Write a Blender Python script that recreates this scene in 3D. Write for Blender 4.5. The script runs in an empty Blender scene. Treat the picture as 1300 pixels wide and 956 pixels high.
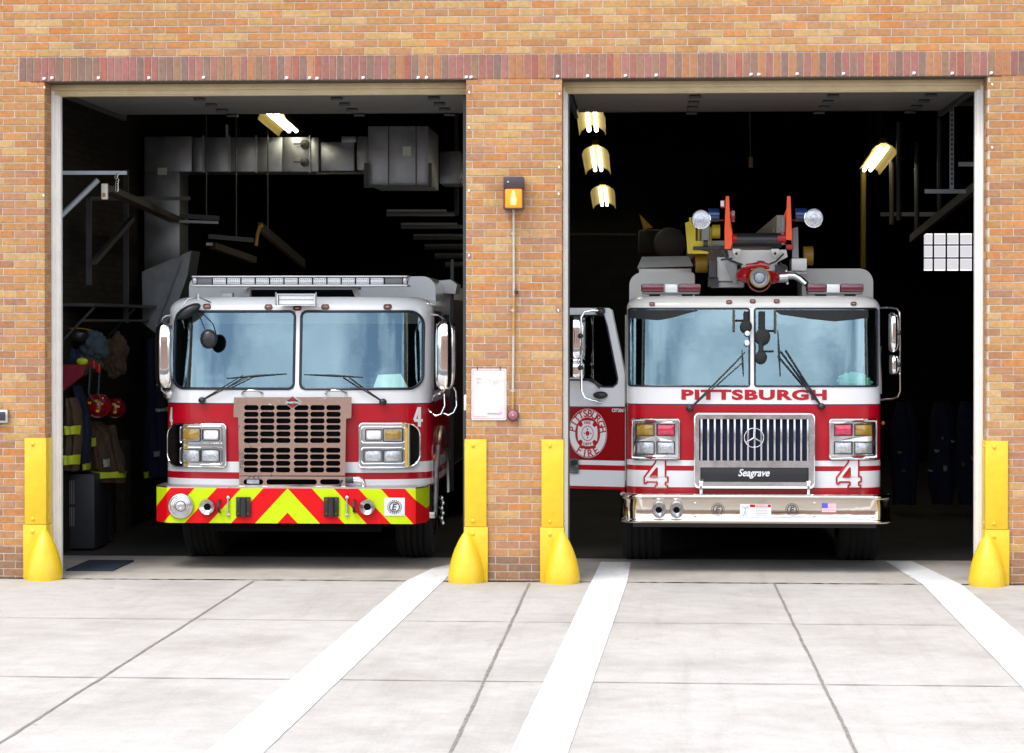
import bpy, bmesh, math, random
from mathutils import Vector, Matrix, noise
random.seed(7)
PI = math.pi
scene = bpy.context.scene
COL = scene.collection
# ------------------------------------------------------------------ camera
F = 2956.0; D = 20.25; CH = 2.257
TH = math.atan(173 / F); PH = math.atan(23 * math.cos(TH) / F)
CAM = Vector((0, -D, CH))
RT = Vector((math.cos(TH), math.sin(TH), 0))
FW = Vector((-math.sin(TH) * math.cos(PH), math.cos(TH) * math.cos(PH), -math.sin(PH)))
UP = RT.cross(FW)
cd = bpy.data.cameras.new('camera'); cam = bpy.data.objects.new('camera', cd); COL.objects.link(cam)
cd.sensor_width = 36; cd.lens = F / 1300 * 36; cd.clip_end = 2000; cd.clip_start = .1
cd.shift_y = -(478 - 433) / 1300
cam.location = CAM; cam.rotation_euler = (PI / 2 - PH, 0, TH)
scene.camera = cam

def ray(px, py): return RT * ((px - 650) / F) + UP * ((433 - py) / F) + FW
def P(px, py, Y):                       # point seen at px,py on the vertical plane y = Y
    d = ray(px, py); return CAM + d * ((Y + D) / d.y)
def G(px, py, z=0):                     # point on the ground
    d = ray(px, py); return CAM + d * ((z - CH) / d.z)
def HIT(px, py, p0, n):
    d = ray(px, py); return CAM + d * ((p0 - CAM).dot(n) / d.dot(n))

# ------------------------------------------------------------------ materials
MATS = {}
def mat(name, col, rough=.5, metal=0, var=.08, vs=6, bump=0, bs=60, emit=0, coat=0, spec=.5, attr=None, rv=.0):
    m = bpy.data.materials.new(name); m.use_nodes = True; nt = m.node_tree; N = nt.nodes; L = nt.links
    b = N['Principled BSDF']
    b.inputs['Base Color'].default_value = (*col, 1); b.inputs['Roughness'].default_value = rough
    b.inputs['Metallic'].default_value = metal; b.inputs['Coat Weight'].default_value = coat
    b.inputs['Coat Roughness'].default_value = .04
    b.inputs['Specular IOR Level'].default_value = spec
    tc = N.new('ShaderNodeTexCoord')
    src = None
    if attr:
        a = N.new('ShaderNodeAttribute'); a.attribute_name = attr; src = a.outputs['Color']
    if var or attr:
        no = N.new('ShaderNodeTexNoise'); no.inputs['Scale'].default_value = vs; no.inputs['Detail'].default_value = 8
        no.inputs['Roughness'].default_value = .65
        L.new(tc.outputs['Object'], no.inputs['Vector'])
        mr = N.new('ShaderNodeMapRange'); mr.inputs['From Min'].default_value = .25; mr.inputs['From Max'].default_value = .75
        mr.inputs['To Min'].default_value = 1 - var; mr.inputs['To Max'].default_value = 1 + var
        L.new(no.outputs['Fac'], mr.inputs['Value'])
        mx = N.new('ShaderNodeMix'); mx.data_type = 'RGBA'; mx.blend_type = 'MULTIPLY'; mx.inputs['Factor'].default_value = 1
        mx.clamp_result = False
        if src:
            n3 = N.new('ShaderNodeTexNoise'); n3.inputs['Scale'].default_value = 1.1; n3.inputs['Detail'].default_value = 9; n3.inputs['Roughness'].default_value = .7; L.new(tc.outputs['Object'], n3.inputs['Vector'])
            r3 = N.new('ShaderNodeMapRange'); r3.inputs['From Min'].default_value = .3; r3.inputs['From Max'].default_value = .68; r3.inputs['To Min'].default_value = .84; r3.inputs['To Max'].default_value = 1.08; L.new(n3.outputs['Fac'], r3.inputs['Value'])
            m3 = N.new('ShaderNodeMix'); m3.data_type = 'RGBA'; m3.blend_type = 'MULTIPLY'; m3.inputs['Factor'].default_value = 1; m3.clamp_result = False
            L.new(src, m3.inputs['A']); L.new(r3.outputs['Result'], m3.inputs['B']); L.new(m3.outputs['Result'], mx.inputs['A'])
        else: mx.inputs['A'].default_value = (*col, 1)
        L.new(mr.outputs['Result'], mx.inputs['B']); L.new(mx.outputs['Result'], b.inputs['Base Color'])
        if rv:
            r2 = N.new('ShaderNodeMapRange'); r2.inputs['From Min'].default_value = .3; r2.inputs['From Max'].default_value = .7
            r2.inputs['To Min'].default_value = max(0, rough - rv); r2.inputs['To Max'].default_value = rough + rv
            L.new(no.outputs['Fac'], r2.inputs['Value']); L.new(r2.outputs['Result'], b.inputs['Roughness'])
    if bump:
        n2 = N.new('ShaderNodeTexNoise'); n2.inputs['Scale'].default_value = bs; n2.inputs['Detail'].default_value = 6
        L.new(tc.outputs['Object'], n2.inputs['Vector'])
        bp = N.new('ShaderNodeBump'); bp.inputs['Strength'].default_value = min(1, bump); bp.inputs['Distance'].default_value = .004 if bump <= 1 else bump * .01
        L.new(n2.outputs['Fac'], bp.inputs['Height']); L.new(bp.outputs['Normal'], b.inputs['Normal'])
    if emit:
        b.inputs['Emission Color'].default_value = (*col, 1); b.inputs['Emission Strength'].default_value = emit
    MATS[name] = m; return m

mat('brick', (.4, .25, .14), .85, var=.26, vs=28, bump=.8, bs=160, attr='col', spec=.25)
mat('mortar', (.52, .46, .39), .9, var=.25, vs=20, bump=.7, bs=90)
mat('white_paint', (.74, .745, .76), .22, var=.02, coat=.6)
mat('cream_paint', (.60, .585, .55), .3, var=.05, vs=5, coat=.4)
mat('red_paint', (.40, .002, .012), .3, var=.04, coat=.55, spec=.3)
mat('deep_red_paint', (.26, .003, .006), .25, var=.03, coat=1)
mat('stripe_line', (.02, .02, .07), .4, var=0)
mat('chrome', (.86, .86, .87), .06, 1, var=.02, vs=3, rv=.02)
mat('wavy_chrome', (.86, .84, .83), .05, 1, var=.05, vs=8, bump=1.01, bs=2.6)
mat('bumper_chrome', (.66, .60, .53), .10, 1, var=.04, vs=3, rv=.03, bump=.6, bs=4)
mat('dull_chrome', (.62, .62, .63), .2, 1, var=.06, vs=9, rv=.08)
mat('brushed', (.62, .61, .6), .33, 1, var=.1, vs=12, rv=.08)
mat('galvanised', (.34, .36, .39), .42, .85, var=.22, vs=7, rv=.1)
mat('black_rubber', (.012, .012, .014), .55, var=.2)
mat('black_plastic', (.015, .015, .018), .35, var=.1)
mat('gasket', (.008, .009, .022), .35, var=0)
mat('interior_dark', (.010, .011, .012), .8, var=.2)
mat('seat_fabric', (.02, .021, .025), .85, var=.2)
mat('yellow_paint', (.70, .46, .012), .42, var=.10, vs=14, bump=.3, bs=30, coat=.15)
mat('frame_paint', (.60, .48, .29), .45, var=.12, vs=6, bump=.2, bs=30)
mat('jamb_paint', (.80, .77, .72), .4, var=.07, vs=6, bump=.2, bs=30)
mat('door_panel', (.16, .155, .15), .5, var=.1, vs=4)
mat('amber_lens', (.34, .20, .03), .12, var=.3, vs=60, coat=1)
mat('red_lens', (.55, .02, .07), .1, var=.25, vs=60, coat=1)
mat('marker_lens', (.5, .10, .02), .2, var=.2, vs=80, coat=1)
mat('deep_lens', (.14, .006, .02), .15, var=.3, vs=80, coat=1)
mat('clear_lens', (.50, .52, .56), .12, .6, var=.45, vs=50, coat=1, bump=.7, bs=120)
mat('led_lens', (.85, .86, .86), .25, .1, var=.22, vs=160, coat=.6, bump=.8, bs=220)
mat('orange_paint', (.95, .09, .004), .4, var=.05)
mat('vivid_yellow', (.55, .42, .01), .45, var=.1)
mat('dim_yellow', (.35, .2, .01), .5, var=.15)
mat('blue_paint', (.005, .04, .19), .25, var=.05, coat=.6)
mat('bright_red', (.40, .002, .006), .35, var=.03)
mat('sticker_white', (.72, .73, .74), .4, var=.04)
mat('sticker_blue', (.08, .10, .55), .4, var=0)
mat('sticker_pink', (.72, .25, .33), .4, var=0)
mat('grey_paint', (.20, .20, .21), .5, var=.1)
mat('dark_grey', (.032, .033, .037), .5, var=.2)
mat('tyre', (.006, .006, .006), .9, var=.2, bump=.5)
mat('inner_brick', (.05, .035, .026), .9, var=.4, vs=8, bump=.7, bs=40)
mat('inner_dark', (.012, .012, .014), .9, var=.3)
mat('steel_pipe', (.34, .37, .42), .4, .3, var=.1)
mat('dim_pipe', (.055, .055, .057), .5, .2, var=.15)
mat('tube_glow', (1, .95, .72), .5, var=0, emit=8)
mat('reflector', (.12, .09, .02), .8, 0, var=.05, spec=.05)
mat('sodium', (1, .17, .004), .4, var=0, emit=.8)
mat('bulb_glow', (1, .55, .10), .4, var=0, emit=3)
mat('bronze', (.055, .035, .04), .45, var=.15)
mat('tan_cloth', (.085, .052, .028), .9, var=.3, vs=14, bump=.8, bs=60)
mat('navy_cloth', (.012, .018, .05), .9, var=.3, vs=14)
mat('denim', (.05, .075, .10), .9, var=.3, vs=14)
mat('red_cloth', (.2, .008, .018), .85, var=.2, vs=14)
mat('reflective', (.55, .68, .02), .5, var=.1)
mat('silver_tape', (.5, .52, .45), .4, var=.1)
mat('helmet_red', (.34, .006, .01), .25, var=.1, coat=.7)
mat('mint_cloth', (.25, .62, .48), .9, var=.15, vs=20, bump=.6)
mat('paper', (.72, .85, .75), .8, var=.08)
mat('sign_board', (.62, .60, .57), .5, var=.14, vs=14)
mat('faded_pink', (.72, .14, .24), .6, var=.2, vs=60)
mat('pale_pink', (.70, .42, .46), .6, var=.2, vs=60)
mat('faded_violet', (.62, .36, .62), .6, var=.2, vs=60)
mat('bell_red', (.34, .10, .13), .5, var=.3, vs=60)
mat('conduit', (.52, .47, .40), .45, .3, var=.25, vs=9)
mat('rust', (.42, .24, .08), .7, var=.3, vs=30)
mat('clip_white', (.86, .87, .9), .4, var=0)
mat('asphalt', (.06, .06, .062), .85, var=.3, vs=4, bump=.6, bs=60)
mat('joint_dark', (.20, .18, .16), .9, var=.5, vs=12, bump=.6)
mat('mat_blue', (.02, .026, .045), .8, var=.2)
mat('dull_green', (.10, .14, .05), .8, var=.4, vs=3)
mat('opp_trim', (.45, .43, .4), .6, var=.1)
mat('brown_paint', (.05, .036, .024), .6, var=.2)
mat('dark_void', (.004, .004, .005), .9, var=0, spec=.1)

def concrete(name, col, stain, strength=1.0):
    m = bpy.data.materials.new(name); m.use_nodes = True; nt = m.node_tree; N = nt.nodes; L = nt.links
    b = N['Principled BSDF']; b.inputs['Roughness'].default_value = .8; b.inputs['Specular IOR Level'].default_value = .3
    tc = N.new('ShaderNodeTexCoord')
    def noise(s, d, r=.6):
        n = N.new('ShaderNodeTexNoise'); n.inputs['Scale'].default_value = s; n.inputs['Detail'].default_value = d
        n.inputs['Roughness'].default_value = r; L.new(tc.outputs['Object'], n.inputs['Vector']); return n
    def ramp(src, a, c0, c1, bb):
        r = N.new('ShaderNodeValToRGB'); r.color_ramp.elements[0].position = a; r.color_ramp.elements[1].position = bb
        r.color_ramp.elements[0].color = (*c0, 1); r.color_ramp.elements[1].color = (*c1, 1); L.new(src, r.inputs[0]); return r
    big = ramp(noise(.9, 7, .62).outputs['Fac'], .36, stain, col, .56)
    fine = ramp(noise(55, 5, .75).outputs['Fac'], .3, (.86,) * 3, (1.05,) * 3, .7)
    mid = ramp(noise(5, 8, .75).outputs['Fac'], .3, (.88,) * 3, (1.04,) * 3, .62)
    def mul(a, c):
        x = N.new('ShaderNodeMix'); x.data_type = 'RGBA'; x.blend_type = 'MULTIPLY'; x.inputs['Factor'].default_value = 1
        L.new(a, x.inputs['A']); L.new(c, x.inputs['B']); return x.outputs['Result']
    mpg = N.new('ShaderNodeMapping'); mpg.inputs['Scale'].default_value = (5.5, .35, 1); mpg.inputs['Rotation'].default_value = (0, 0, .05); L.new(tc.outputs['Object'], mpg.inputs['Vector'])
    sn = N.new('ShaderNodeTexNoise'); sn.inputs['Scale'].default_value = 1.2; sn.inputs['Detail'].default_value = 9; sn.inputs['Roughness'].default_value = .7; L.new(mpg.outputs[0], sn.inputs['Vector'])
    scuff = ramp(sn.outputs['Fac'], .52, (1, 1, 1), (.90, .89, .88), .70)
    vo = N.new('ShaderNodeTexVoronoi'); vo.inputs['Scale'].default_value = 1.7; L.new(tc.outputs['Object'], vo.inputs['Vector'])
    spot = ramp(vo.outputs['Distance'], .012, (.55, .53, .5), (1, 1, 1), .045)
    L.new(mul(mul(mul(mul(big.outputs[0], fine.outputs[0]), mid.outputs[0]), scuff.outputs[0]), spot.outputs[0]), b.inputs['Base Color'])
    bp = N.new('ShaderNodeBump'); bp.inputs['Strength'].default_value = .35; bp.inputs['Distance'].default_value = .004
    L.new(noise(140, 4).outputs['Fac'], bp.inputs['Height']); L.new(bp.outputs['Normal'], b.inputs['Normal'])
    MATS[name] = m
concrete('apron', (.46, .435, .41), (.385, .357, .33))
concrete('bay_floor_lit', (.44, .40, .36), (.33, .295, .26))
concrete('bay_floor', (.055, .052, .05), (.03, .03, .03))  # near-black: the shade deeper in the bay is put into the colour
concrete('sidewalk', (.42, .40, .37), (.33, .31, .28))

def stripe_mat():
    m = bpy.data.materials.new('road_paint'); m.use_nodes = True; nt = m.node_tree; N = nt.nodes; L = nt.links
    b = N['Principled BSDF']; b.inputs['Roughness'].default_value = .6
    tc = N.new('ShaderNodeTexCoord'); n = N.new('ShaderNodeTexNoise'); n.inputs['Scale'].default_value = 9; n.inputs['Detail'].default_value = 10
    n.inputs['Roughness'].default_value = .8; L.new(tc.outputs['Object'], n.inputs['Vector'])
    r = N.new('ShaderNodeValToRGB'); r.color_ramp.elements[0].position = .37; r.color_ramp.elements[1].position = .45
    r.color_ramp.elements[0].color = (.47, .45, .43, 1); r.color_ramp.elements[1].color = (.70, .70, .70, 1)
    L.new(n.outputs['Fac'], r.inputs[0]); L.new(r.outputs[0], b.inputs['Base Color']); MATS['road_paint'] = m
stripe_mat()

def glass(name, fac, tint, gcol):
    m = bpy.data.materials.new(name); m.use_nodes = True; nt = m.node_tree; N = nt.nodes; L = nt.links
    N.remove(N['Principled BSDF']); out = N['Material Output']
    t = N.new('ShaderNodeBsdfTransparent'); t.inputs[0].default_value = (*tint, 1)
    g = N.new('ShaderNodeBsdfGlossy'); g.inputs['Color'].default_value = (*gcol, 1); g.inputs['Roughness'].default_value = .015
    tc = N.new('ShaderNodeTexCoord'); no = N.new('ShaderNodeTexNoise'); no.inputs['Scale'].default_value = 2.2; no.inputs['Detail'].default_value = 3
    L.new(tc.outputs['Object'], no.inputs['Vector'])
    bp = N.new('ShaderNodeBump'); bp.inputs['Strength'].default_value = .05; bp.inputs['Distance'].default_value = .02
    L.new(no.outputs['Fac'], bp.inputs['Height']); L.new(bp.outputs['Normal'], g.inputs['Normal'])
    lw = N.new('ShaderNodeLayerWeight'); lw.inputs['Blend'].default_value = .25
    ad = N.new('ShaderNodeMath'); ad.operation = 'MULTIPLY_ADD'; ad.use_clamp = True
    L.new(lw.outputs['Fresnel'], ad.inputs[0]); ad.inputs[1].default_value = .6; ad.inputs[2].default_value = fac
    mx = N.new('ShaderNodeMixShader'); L.new(ad.outputs[0], mx.inputs[0]); L.new(t.outputs[0], mx.inputs[1]); L.new(g.outputs[0], mx.inputs[2])
    L.new(mx.outputs[0], out.inputs['Surface']); MATS[name] = m
glass('windscreen', .19, (.72, .86, .82), (.60, .86, 1.0))
glass('side_glass', .08, (.12, .16, .16), (.9, .97, 1))

def chevron():
    m = bpy.data.materials.new('chevron_tape'); m.use_nodes = True; nt = m.node_tree; N = nt.nodes; L = nt.links
    b = N['Principled BSDF']; b.inputs['Roughness'].default_value = .5; b.inputs['Specular IOR Level'].default_value = .2
    at = N.new('ShaderNodeAttribute'); at.attribute_name = 'cx'
    s = N.new('ShaderNodeSeparateXYZ'); L.new(at.outputs['Vector'], s.inputs[0])
    def ma(op, a, bb=None, c=None):
        n = N.new('ShaderNodeMath'); n.operation = op
        for i, v in enumerate((a, bb, c)):
            if v is None: continue
            if isinstance(v, (int, float)): n.inputs[i].default_value = v
            else: L.new(v, n.inputs[i])
        return n.outputs[0]
    u = ma('SUBTRACT', ma('ABSOLUTE', s.outputs[0]), ma('MULTIPLY', s.outputs[2], .93))
    fr = ma('FRACT', ma('DIVIDE', u, 59.0))
    gt = ma('GREATER_THAN', fr, .52)
    mx = N.new('ShaderNodeMix'); mx.data_type = 'RGBA'; L.new(gt, mx.inputs['Factor'])
    mx.inputs['A'].default_value = (.62, .003, .006, 1); mx.inputs['B'].default_value = (.50, .66, .004, 1)
    L.new(mx.outputs['Result'], b.inputs['Base Color']); MATS['chevron_tape'] = m
chevron()

def blockwall(name, c1, c2, mort, scale, bw, rh, axis):
    m = bpy.data.materials.new(name); m.use_nodes = True; nt = m.node_tree; N = nt.nodes; L = nt.links
    b = N['Principled BSDF']; b.inputs['Roughness'].default_value = .85; b.inputs['Specular IOR Level'].default_value = .2
    tc = N.new('ShaderNodeTexCoord'); s = N.new('ShaderNodeSeparateXYZ'); c = N.new('ShaderNodeCombineXYZ')
    L.new(tc.outputs['Object'], s.inputs[0]); L.new(s.outputs[0 if axis == 'x' else 1], c.inputs[0]); L.new(s.outputs[2], c.inputs[1])
    br = N.new('ShaderNodeTexBrick'); L.new(c.outputs[0], br.inputs['Vector'])
    br.inputs['Color1'].default_value = (*c1, 1); br.inputs['Color2'].default_value = (*c2, 1); br.inputs['Mortar'].default_value = (*mort, 1)
    br.inputs['Scale'].default_value = scale; br.inputs['Brick Width'].default_value = bw; br.inputs['Row Height'].default_value = rh
    br.inputs['Mortar Size'].default_value = .006
    L.new(br.outputs['Color'], b.inputs['Base Color']); MATS[name] = m
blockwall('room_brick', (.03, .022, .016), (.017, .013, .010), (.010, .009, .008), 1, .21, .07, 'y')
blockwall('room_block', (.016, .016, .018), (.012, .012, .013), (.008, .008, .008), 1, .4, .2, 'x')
blockwall('street_brick', (.52, .29, .21), (.40, .22, .16), (.5, .46, .42), 1, .21, .07, 'x')

# ------------------------------------------------------------------ mesh builder
def frame_of(d):
    d = d.normalized(); a = Vector((0, 0, 1)) if abs(d.z) < .9 else Vector((1, 0, 0))
    u = d.cross(a).normalized(); return d, u, d.cross(u).normalized()

def rrect(x0, y0, x1, y1, r, n=5):      # r: one radius or four (bl, br, tr, tl), y up
    if not isinstance(r, (list, tuple)): r = (r,) * 4
    if y1 < y0: y0, y1 = y1, y0
    if x1 < x0: x0, x1 = x1, x0
    pts = []
    for (cx, cy, a0, rr) in ((x0, y0, 180, r[0]), (x1, y0, 270, r[1]), (x1, y1, 0, r[2]), (x0, y1, 90, r[3])):
        rr = max(min(rr, (x1 - x0) / 2 * .999, (y1 - y0) / 2 * .999), 1e-5)
        ox = cx + (rr if cx == x0 else -rr); oy = cy + (rr if cy == y0 else -rr)
        for k in range(n + 1):
            a = math.radians(a0 + 90 * k / n); pts.append((ox + rr * math.cos(a), oy + rr * math.sin(a)))
    return pts

class MB:
    def __init__(s, *mats): s.bm = bmesh.new(); s.m = list(mats); s.i = 0
    def use(s, name):
        if name not in s.m: s.m.append(name)
        s.i = s.m.index(name); return s
    def face(s, vs):
        try: f = s.bm.faces.new(vs); f.material_index = s.i; return f
        except ValueError: return None
    def box(s, a, b, bev=0, seg=2):
        x0, x1 = sorted((a[0], b[0])); y0, y1 = sorted((a[1], b[1])); z0, z1 = sorted((a[2], b[2]))
        v = [s.bm.verts.new((x, y, z)) for x in (x0, x1) for y in (y0, y1) for z in (z0, z1)]
        fs = [s.face([v[i] for i in q]) for q in ((0, 1, 3, 2), (4, 6, 7, 5), (0, 4, 5, 1), (2, 3, 7, 6), (0, 2, 6, 4), (1, 5, 7, 3))]
        if bev:
            bev = min(bev, (x1 - x0) * .45, (y1 - y0) * .45, (z1 - z0) * .45)
            es = list({e for f in fs for e in f.edges})
            r = bmesh.ops.bevel(s.bm, geom=es, offset=bev, segments=seg, affect='EDGES', profile=.5)
            for f in r['faces']: f.material_index = s.i
        return s
    def pbox(s, px0, py0, px1, py1, Y, d, bev=0):        # box whose front face is seen between these image points at depth Y
        a = P(px0, (py0 + py1) / 2, Y); b = P(px1, (py0 + py1) / 2, Y); c = P((px0 + px1) / 2, py0, Y); e = P((px0 + px1) / 2, py1, Y)
        return s.box((a.x, Y, c.z), (b.x, Y + d, e.z), bev)
    def obox(s, p0, p1, w, h, upv=None):                 # oriented bar from p0 to p1
        p0, p1 = Vector(p0), Vector(p1); d, u, v = frame_of(p1 - p0)
        vs = [s.bm.verts.new(p + u * (a * w / 2) + v * (b * h / 2)) for p in (p0, p1) for a, b in ((-1, -1), (1, -1), (1, 1), (-1, 1))]
        for q in ((0, 1, 2, 3), (7, 6, 5, 4), (0, 4, 5, 1), (1, 5, 6, 2), (2, 6, 7, 3), (3, 7, 4, 0)): s.face([vs[i] for i in q])
        return s
    def tube(s, pts, r, seg=10, closed=False, cap=True):
        pts = [Vector(p) for p in pts]; n = len(pts); rs = r if isinstance(r, (list, tuple)) else [r] * n
        def tan(i):
            if closed: return (pts[(i + 1) % n] - pts[i - 1])
            return pts[min(i + 1, n - 1)] - pts[max(i - 1, 0)]
        d, u, v = frame_of(tan(0)); rings = []
        for i in range(n):
            t = tan(i).normalized(); u = (u - t * u.dot(t))
            if u.length < 1e-6: _, u, _ = frame_of(t)
            u.normalize(); v = t.cross(u)
            rings.append([s.bm.verts.new(pts[i] + (u * math.cos(2 * PI * k / seg) + v * math.sin(2 * PI * k / seg)) * rs[i]) for k in range(seg)])
        for i in range(n if closed else n - 1):
            a, b = rings[i], rings[(i + 1) % n]
            for k in range(seg): s.face([a[k], a[(k + 1) % seg], b[(k + 1) % seg], b[k]])
        if cap and not closed:
            s.face(rings[0][::-1]); s.face(rings[-1])
        return s
    def lathe(s, prof, o, ax=(0, -1, 0), seg=32, sq=None):   # prof: (radius, distance along axis)
        o = Vector(o); d, u, v = frame_of(Vector(ax)); rings = []
        for (r, h) in prof:
            if r < 1e-6: rings.append([s.bm.verts.new(o + d * h)])
            else: rings.append([s.bm.verts.new(o + d * h + (u * math.cos(2 * PI * k / seg) + v * math.sin(2 * PI * k / seg)) * r) for k in range(seg)])
        for a, b in zip(rings, rings[1:]):
            for k in range(seg):
                k2 = (k + 1) % seg
                if len(a) == 1 and len(b) == 1: continue
                if len(a) == 1: s.face([a[0], b[k], b[k2]])
                elif len(b) == 1: s.face([a[k], a[k2], b[0]])
                else: s.face([a[k], a[k2], b[k2], b[k]])
        return s
    def ball(s, c, r, sc=(1, 1, 1), seg=20, rings=12):
        c = Vector(c); rr = []
        for i in range(rings + 1):
            t = PI * i / rings
            if i in (0, rings): rr.append([s.bm.verts.new(c + Vector((0, 0, r * sc[2] * math.cos(t))))])
            else: rr.append([s.bm.verts.new(c + Vector((r * sc[0] * math.sin(t) * math.cos(2 * PI * k / seg), r * sc[1] * math.sin(t) * math.sin(2 * PI * k / seg), r * sc[2] * math.cos(t)))) for k in range(seg)])
        for a, b in zip(rr, rr[1:]):
            for k in range(seg):
                k2 = (k + 1) % seg
                if len(a) == 1: s.face([a[0], b[k], b[k2]])
                elif len(b) == 1: s.face([a[k2], a[k], b[0]])
                else: s.face([a[k], b[k], b[k2], a[k2]])
        return s
    def grid(s, rows, closed=False):
        vs = [[s.bm.verts.new(p) for p in r] for r in rows]
        for a, b in zip(vs, vs[1:]):
            n = len(a)
            for k in range(n if closed else n - 1): s.face([a[k], a[(k + 1) % n], b[(k + 1) % n], b[k]])
        return s
    def prism(s, pts, d):                                # pts: list of 3D points (a planar outline), extruded by vector d
        d = Vector(d); a = [s.bm.verts.new(p) for p in pts]; b = [s.bm.verts.new(Vector(p) + d) for p in pts]
        s.face(a); s.face(b[::-1]); n = len(a)
        for k in range(n): s.face([a[k], a[(k + 1) % n], b[(k + 1) % n], b[k]])
        return s
    def mesh(s, me, fn):                                 # append a mesh through a map of its vertices
        vs = [s.bm.verts.new(fn(v.co)) for v in me.vertices]
        for p in me.polygons: s.face([vs[i] for i in p.vertices])
        return s
    def build(s, name, parent=None, root=None, label=None, cat=None, group=None, kind=None, smooth=35, fix=True):
        if fix: bmesh.ops.recalc_face_normals(s.bm, faces=s.bm.faces[:])
        if parent is None:
            xs = [v.co.x for v in s.bm.verts]; ys = [v.co.y for v in s.bm.verts]; zs = [v.co.z for v in s.bm.verts]
            o = Vector(((min(xs) + max(xs)) / 2, (min(ys) + max(ys)) / 2, min(zs)))
        else:
            q = parent
            while q.parent: q = q.parent
            o = q.location.copy()
        bmesh.ops.translate(s.bm, verts=s.bm.verts[:], vec=-o)
        me = bpy.data.meshes.new(name); s.bm.to_mesh(me); s.bm.free()
        for m in s.m: me.materials.append(MATS[m])
        if smooth:
            me.shade_smooth(); me.set_sharp_from_angle(angle=math.radians(smooth))
        ob = bpy.data.objects.new(name, me); COL.objects.link(ob)
        if parent is None: ob.location = o
        else: ob.parent = parent
        tag(ob, label, cat, group, kind); return ob

def tag(o, label=None, cat=None, group=None, kind=None):
    if label: o['label'] = label
    if cat: o['category'] = cat
    if group: o['group'] = group
    if kind: o['kind'] = kind
    return o
def thing(name, loc, label, cat, group=None):
    o = bpy.data.objects.new(name, None); COL.objects.link(o); o.location = loc; o.empty_display_size = .2
    return tag(o, label, cat, group)
def copy_tree(root, loc, label=None):
    def rec(o, par):
        c = o.copy(); COL.objects.link(c); c.parent = par
        for ch in [k for k in bpy.data.objects if k.parent == o]: rec(ch, c)
        return c
    c = rec(root, None); c.location = loc
    if label: c['label'] = label
    return c

def curve_mesh(polys, extrude):                          # filled 2D outline with holes -> mesh in the XY plane
    cu = bpy.data.curves.new('tmp', 'CURVE'); cu.dimensions = '2D'; cu.fill_mode = 'BOTH'; cu.extrude = extrude
    for pts in polys:
        sp = cu.splines.new('POLY'); sp.points.add(len(pts) - 1)
        for i, (x, y) in enumerate(pts): sp.points[i].co = (x, y, 0, 1)
        sp.use_cyclic_u = True
    return _tomesh(cu)
def _tomesh(cu):
    ob = bpy.data.objects.new('tmp', cu); COL.objects.link(ob)
    dg = bpy.context.evaluated_depsgraph_get(); me = bpy.data.meshes.new_from_object(ob.evaluated_get(dg))
    bpy.data.objects.remove(ob); bpy.data.curves.remove(cu); return me
def text_mesh(s, size, extrude=.001, bold=0, shear=0, wx=1, space=1):
    cu = bpy.data.curves.new('tmp', 'FONT'); cu.body = s; cu.size = size; cu.extrude = extrude; cu.offset = bold; cu.shear = shear
    cu.align_x = 'CENTER'; cu.align_y = 'CENTER'; cu.space_character = space; cu.resolution_u = 4
    me = _tomesh(cu)
    if me.vertices:
        xs = [v.co.x for v in me.vertices]; ys = [v.co.y for v in me.vertices]
        cx, cy = (min(xs) + max(xs)) / 2, (min(ys) + max(ys)) / 2
        for v in me.vertices: v.co.x = (v.co.x - cx) * wx; v.co.y -= cy
    return me
def tsize(me):
    xs = [v.co.x for v in me.vertices]; ys = [v.co.y for v in me.vertices]
    return max(xs) - min(xs), max(ys) - min(ys)

def dome(mb, p, r, ax=(0, -1, 0), h=None):
    h = h or r * .6
    mb.lathe([(r, 0), (r * .92, h * .5), (r * .6, h * .85), (0, h)], p, ax, 12)

# ================================================================== GROUND
def sheet(name, x0, y0, x1, y1, z, m, kind='structure', th=.15):
    mb = MB(m); mb.box((x0, y0, z - th), (x1, y1, z)); ob = mb.build(name, kind=kind); return ob
sheet('ground', -900, -900, 900, 900, -.30, 'asphalt', th=.2)
sheet('driveway', -16, -10.0, 16, .06, 0, 'apron', th=.25)
sheet('bay_floor_lit_strip', -5.75, .062, 7.3, 2.05, .0, 'bay_floor_lit', th=.25)  # lighter slab for the lit strip by the door; the floor split is added
sheet('bay_floor', -5.75, 2.052, 7.3, 22.3, .0, 'bay_floor', th=.25)  # darker slab carries the painted shade of the bay
sheet('road', -60, -24, 60, -10.002, -.12, 'asphalt', th=.16)
sheet('pavement', -60, -31, 60, -24.002, 0.0, 'sidewalk', th=.25)

def wob_line(pts, w, z, mb, n=60, wob=.006, wv=.4):
    for a, b in zip(pts, pts[1:]):
        a, b = Vector(a), Vector(b); d = (b - a); t = d.normalized(); s = Vector((-t.y, t.x, 0)); L = []
        o = 0
        for k in range(n + 1):
            p = a + d * (k / n); o = o * .8 + random.uniform(-wob, wob) * .6; ww = w * random.uniform(1 - wv, 1 + wv) / 2
            L.append((p + s * (o - ww), p + s * (o + ww)))
        mb.grid([[Vector((q.x, q.y, z)) for q in pr] for pr in L])
def gl(px, py, z=0): g = G(px, py); return (g.x, g.y, z)
jm = MB('joint_dark')
for a, b in (((322, 738), (120, 867)), ((672, 741), (614, 867)), ((983, 742), (1044, 867))):
    p, q = Vector(gl(*a)), Vector(gl(*b)); q2 = q + (q - p).normalized() * 4.3
    wob_line([p, q, q2], .019, .004, jm, wob=.0035, wv=.3)
ym = G(650, 790).y
wob_line([(-9, ym + .06, 0), (0, ym, 0), (9, ym + .03, 0)], .012, .0042, jm, n=160, wob=.002)
wob_line([(-9, -5.6, 0), (9, -5.7, 0)], .014, .0042, jm, n=200, wob=.002)
jm.build('pavement_joint', kind='structure', smooth=0, fix=False)
jm = MB('dark_void')
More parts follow.
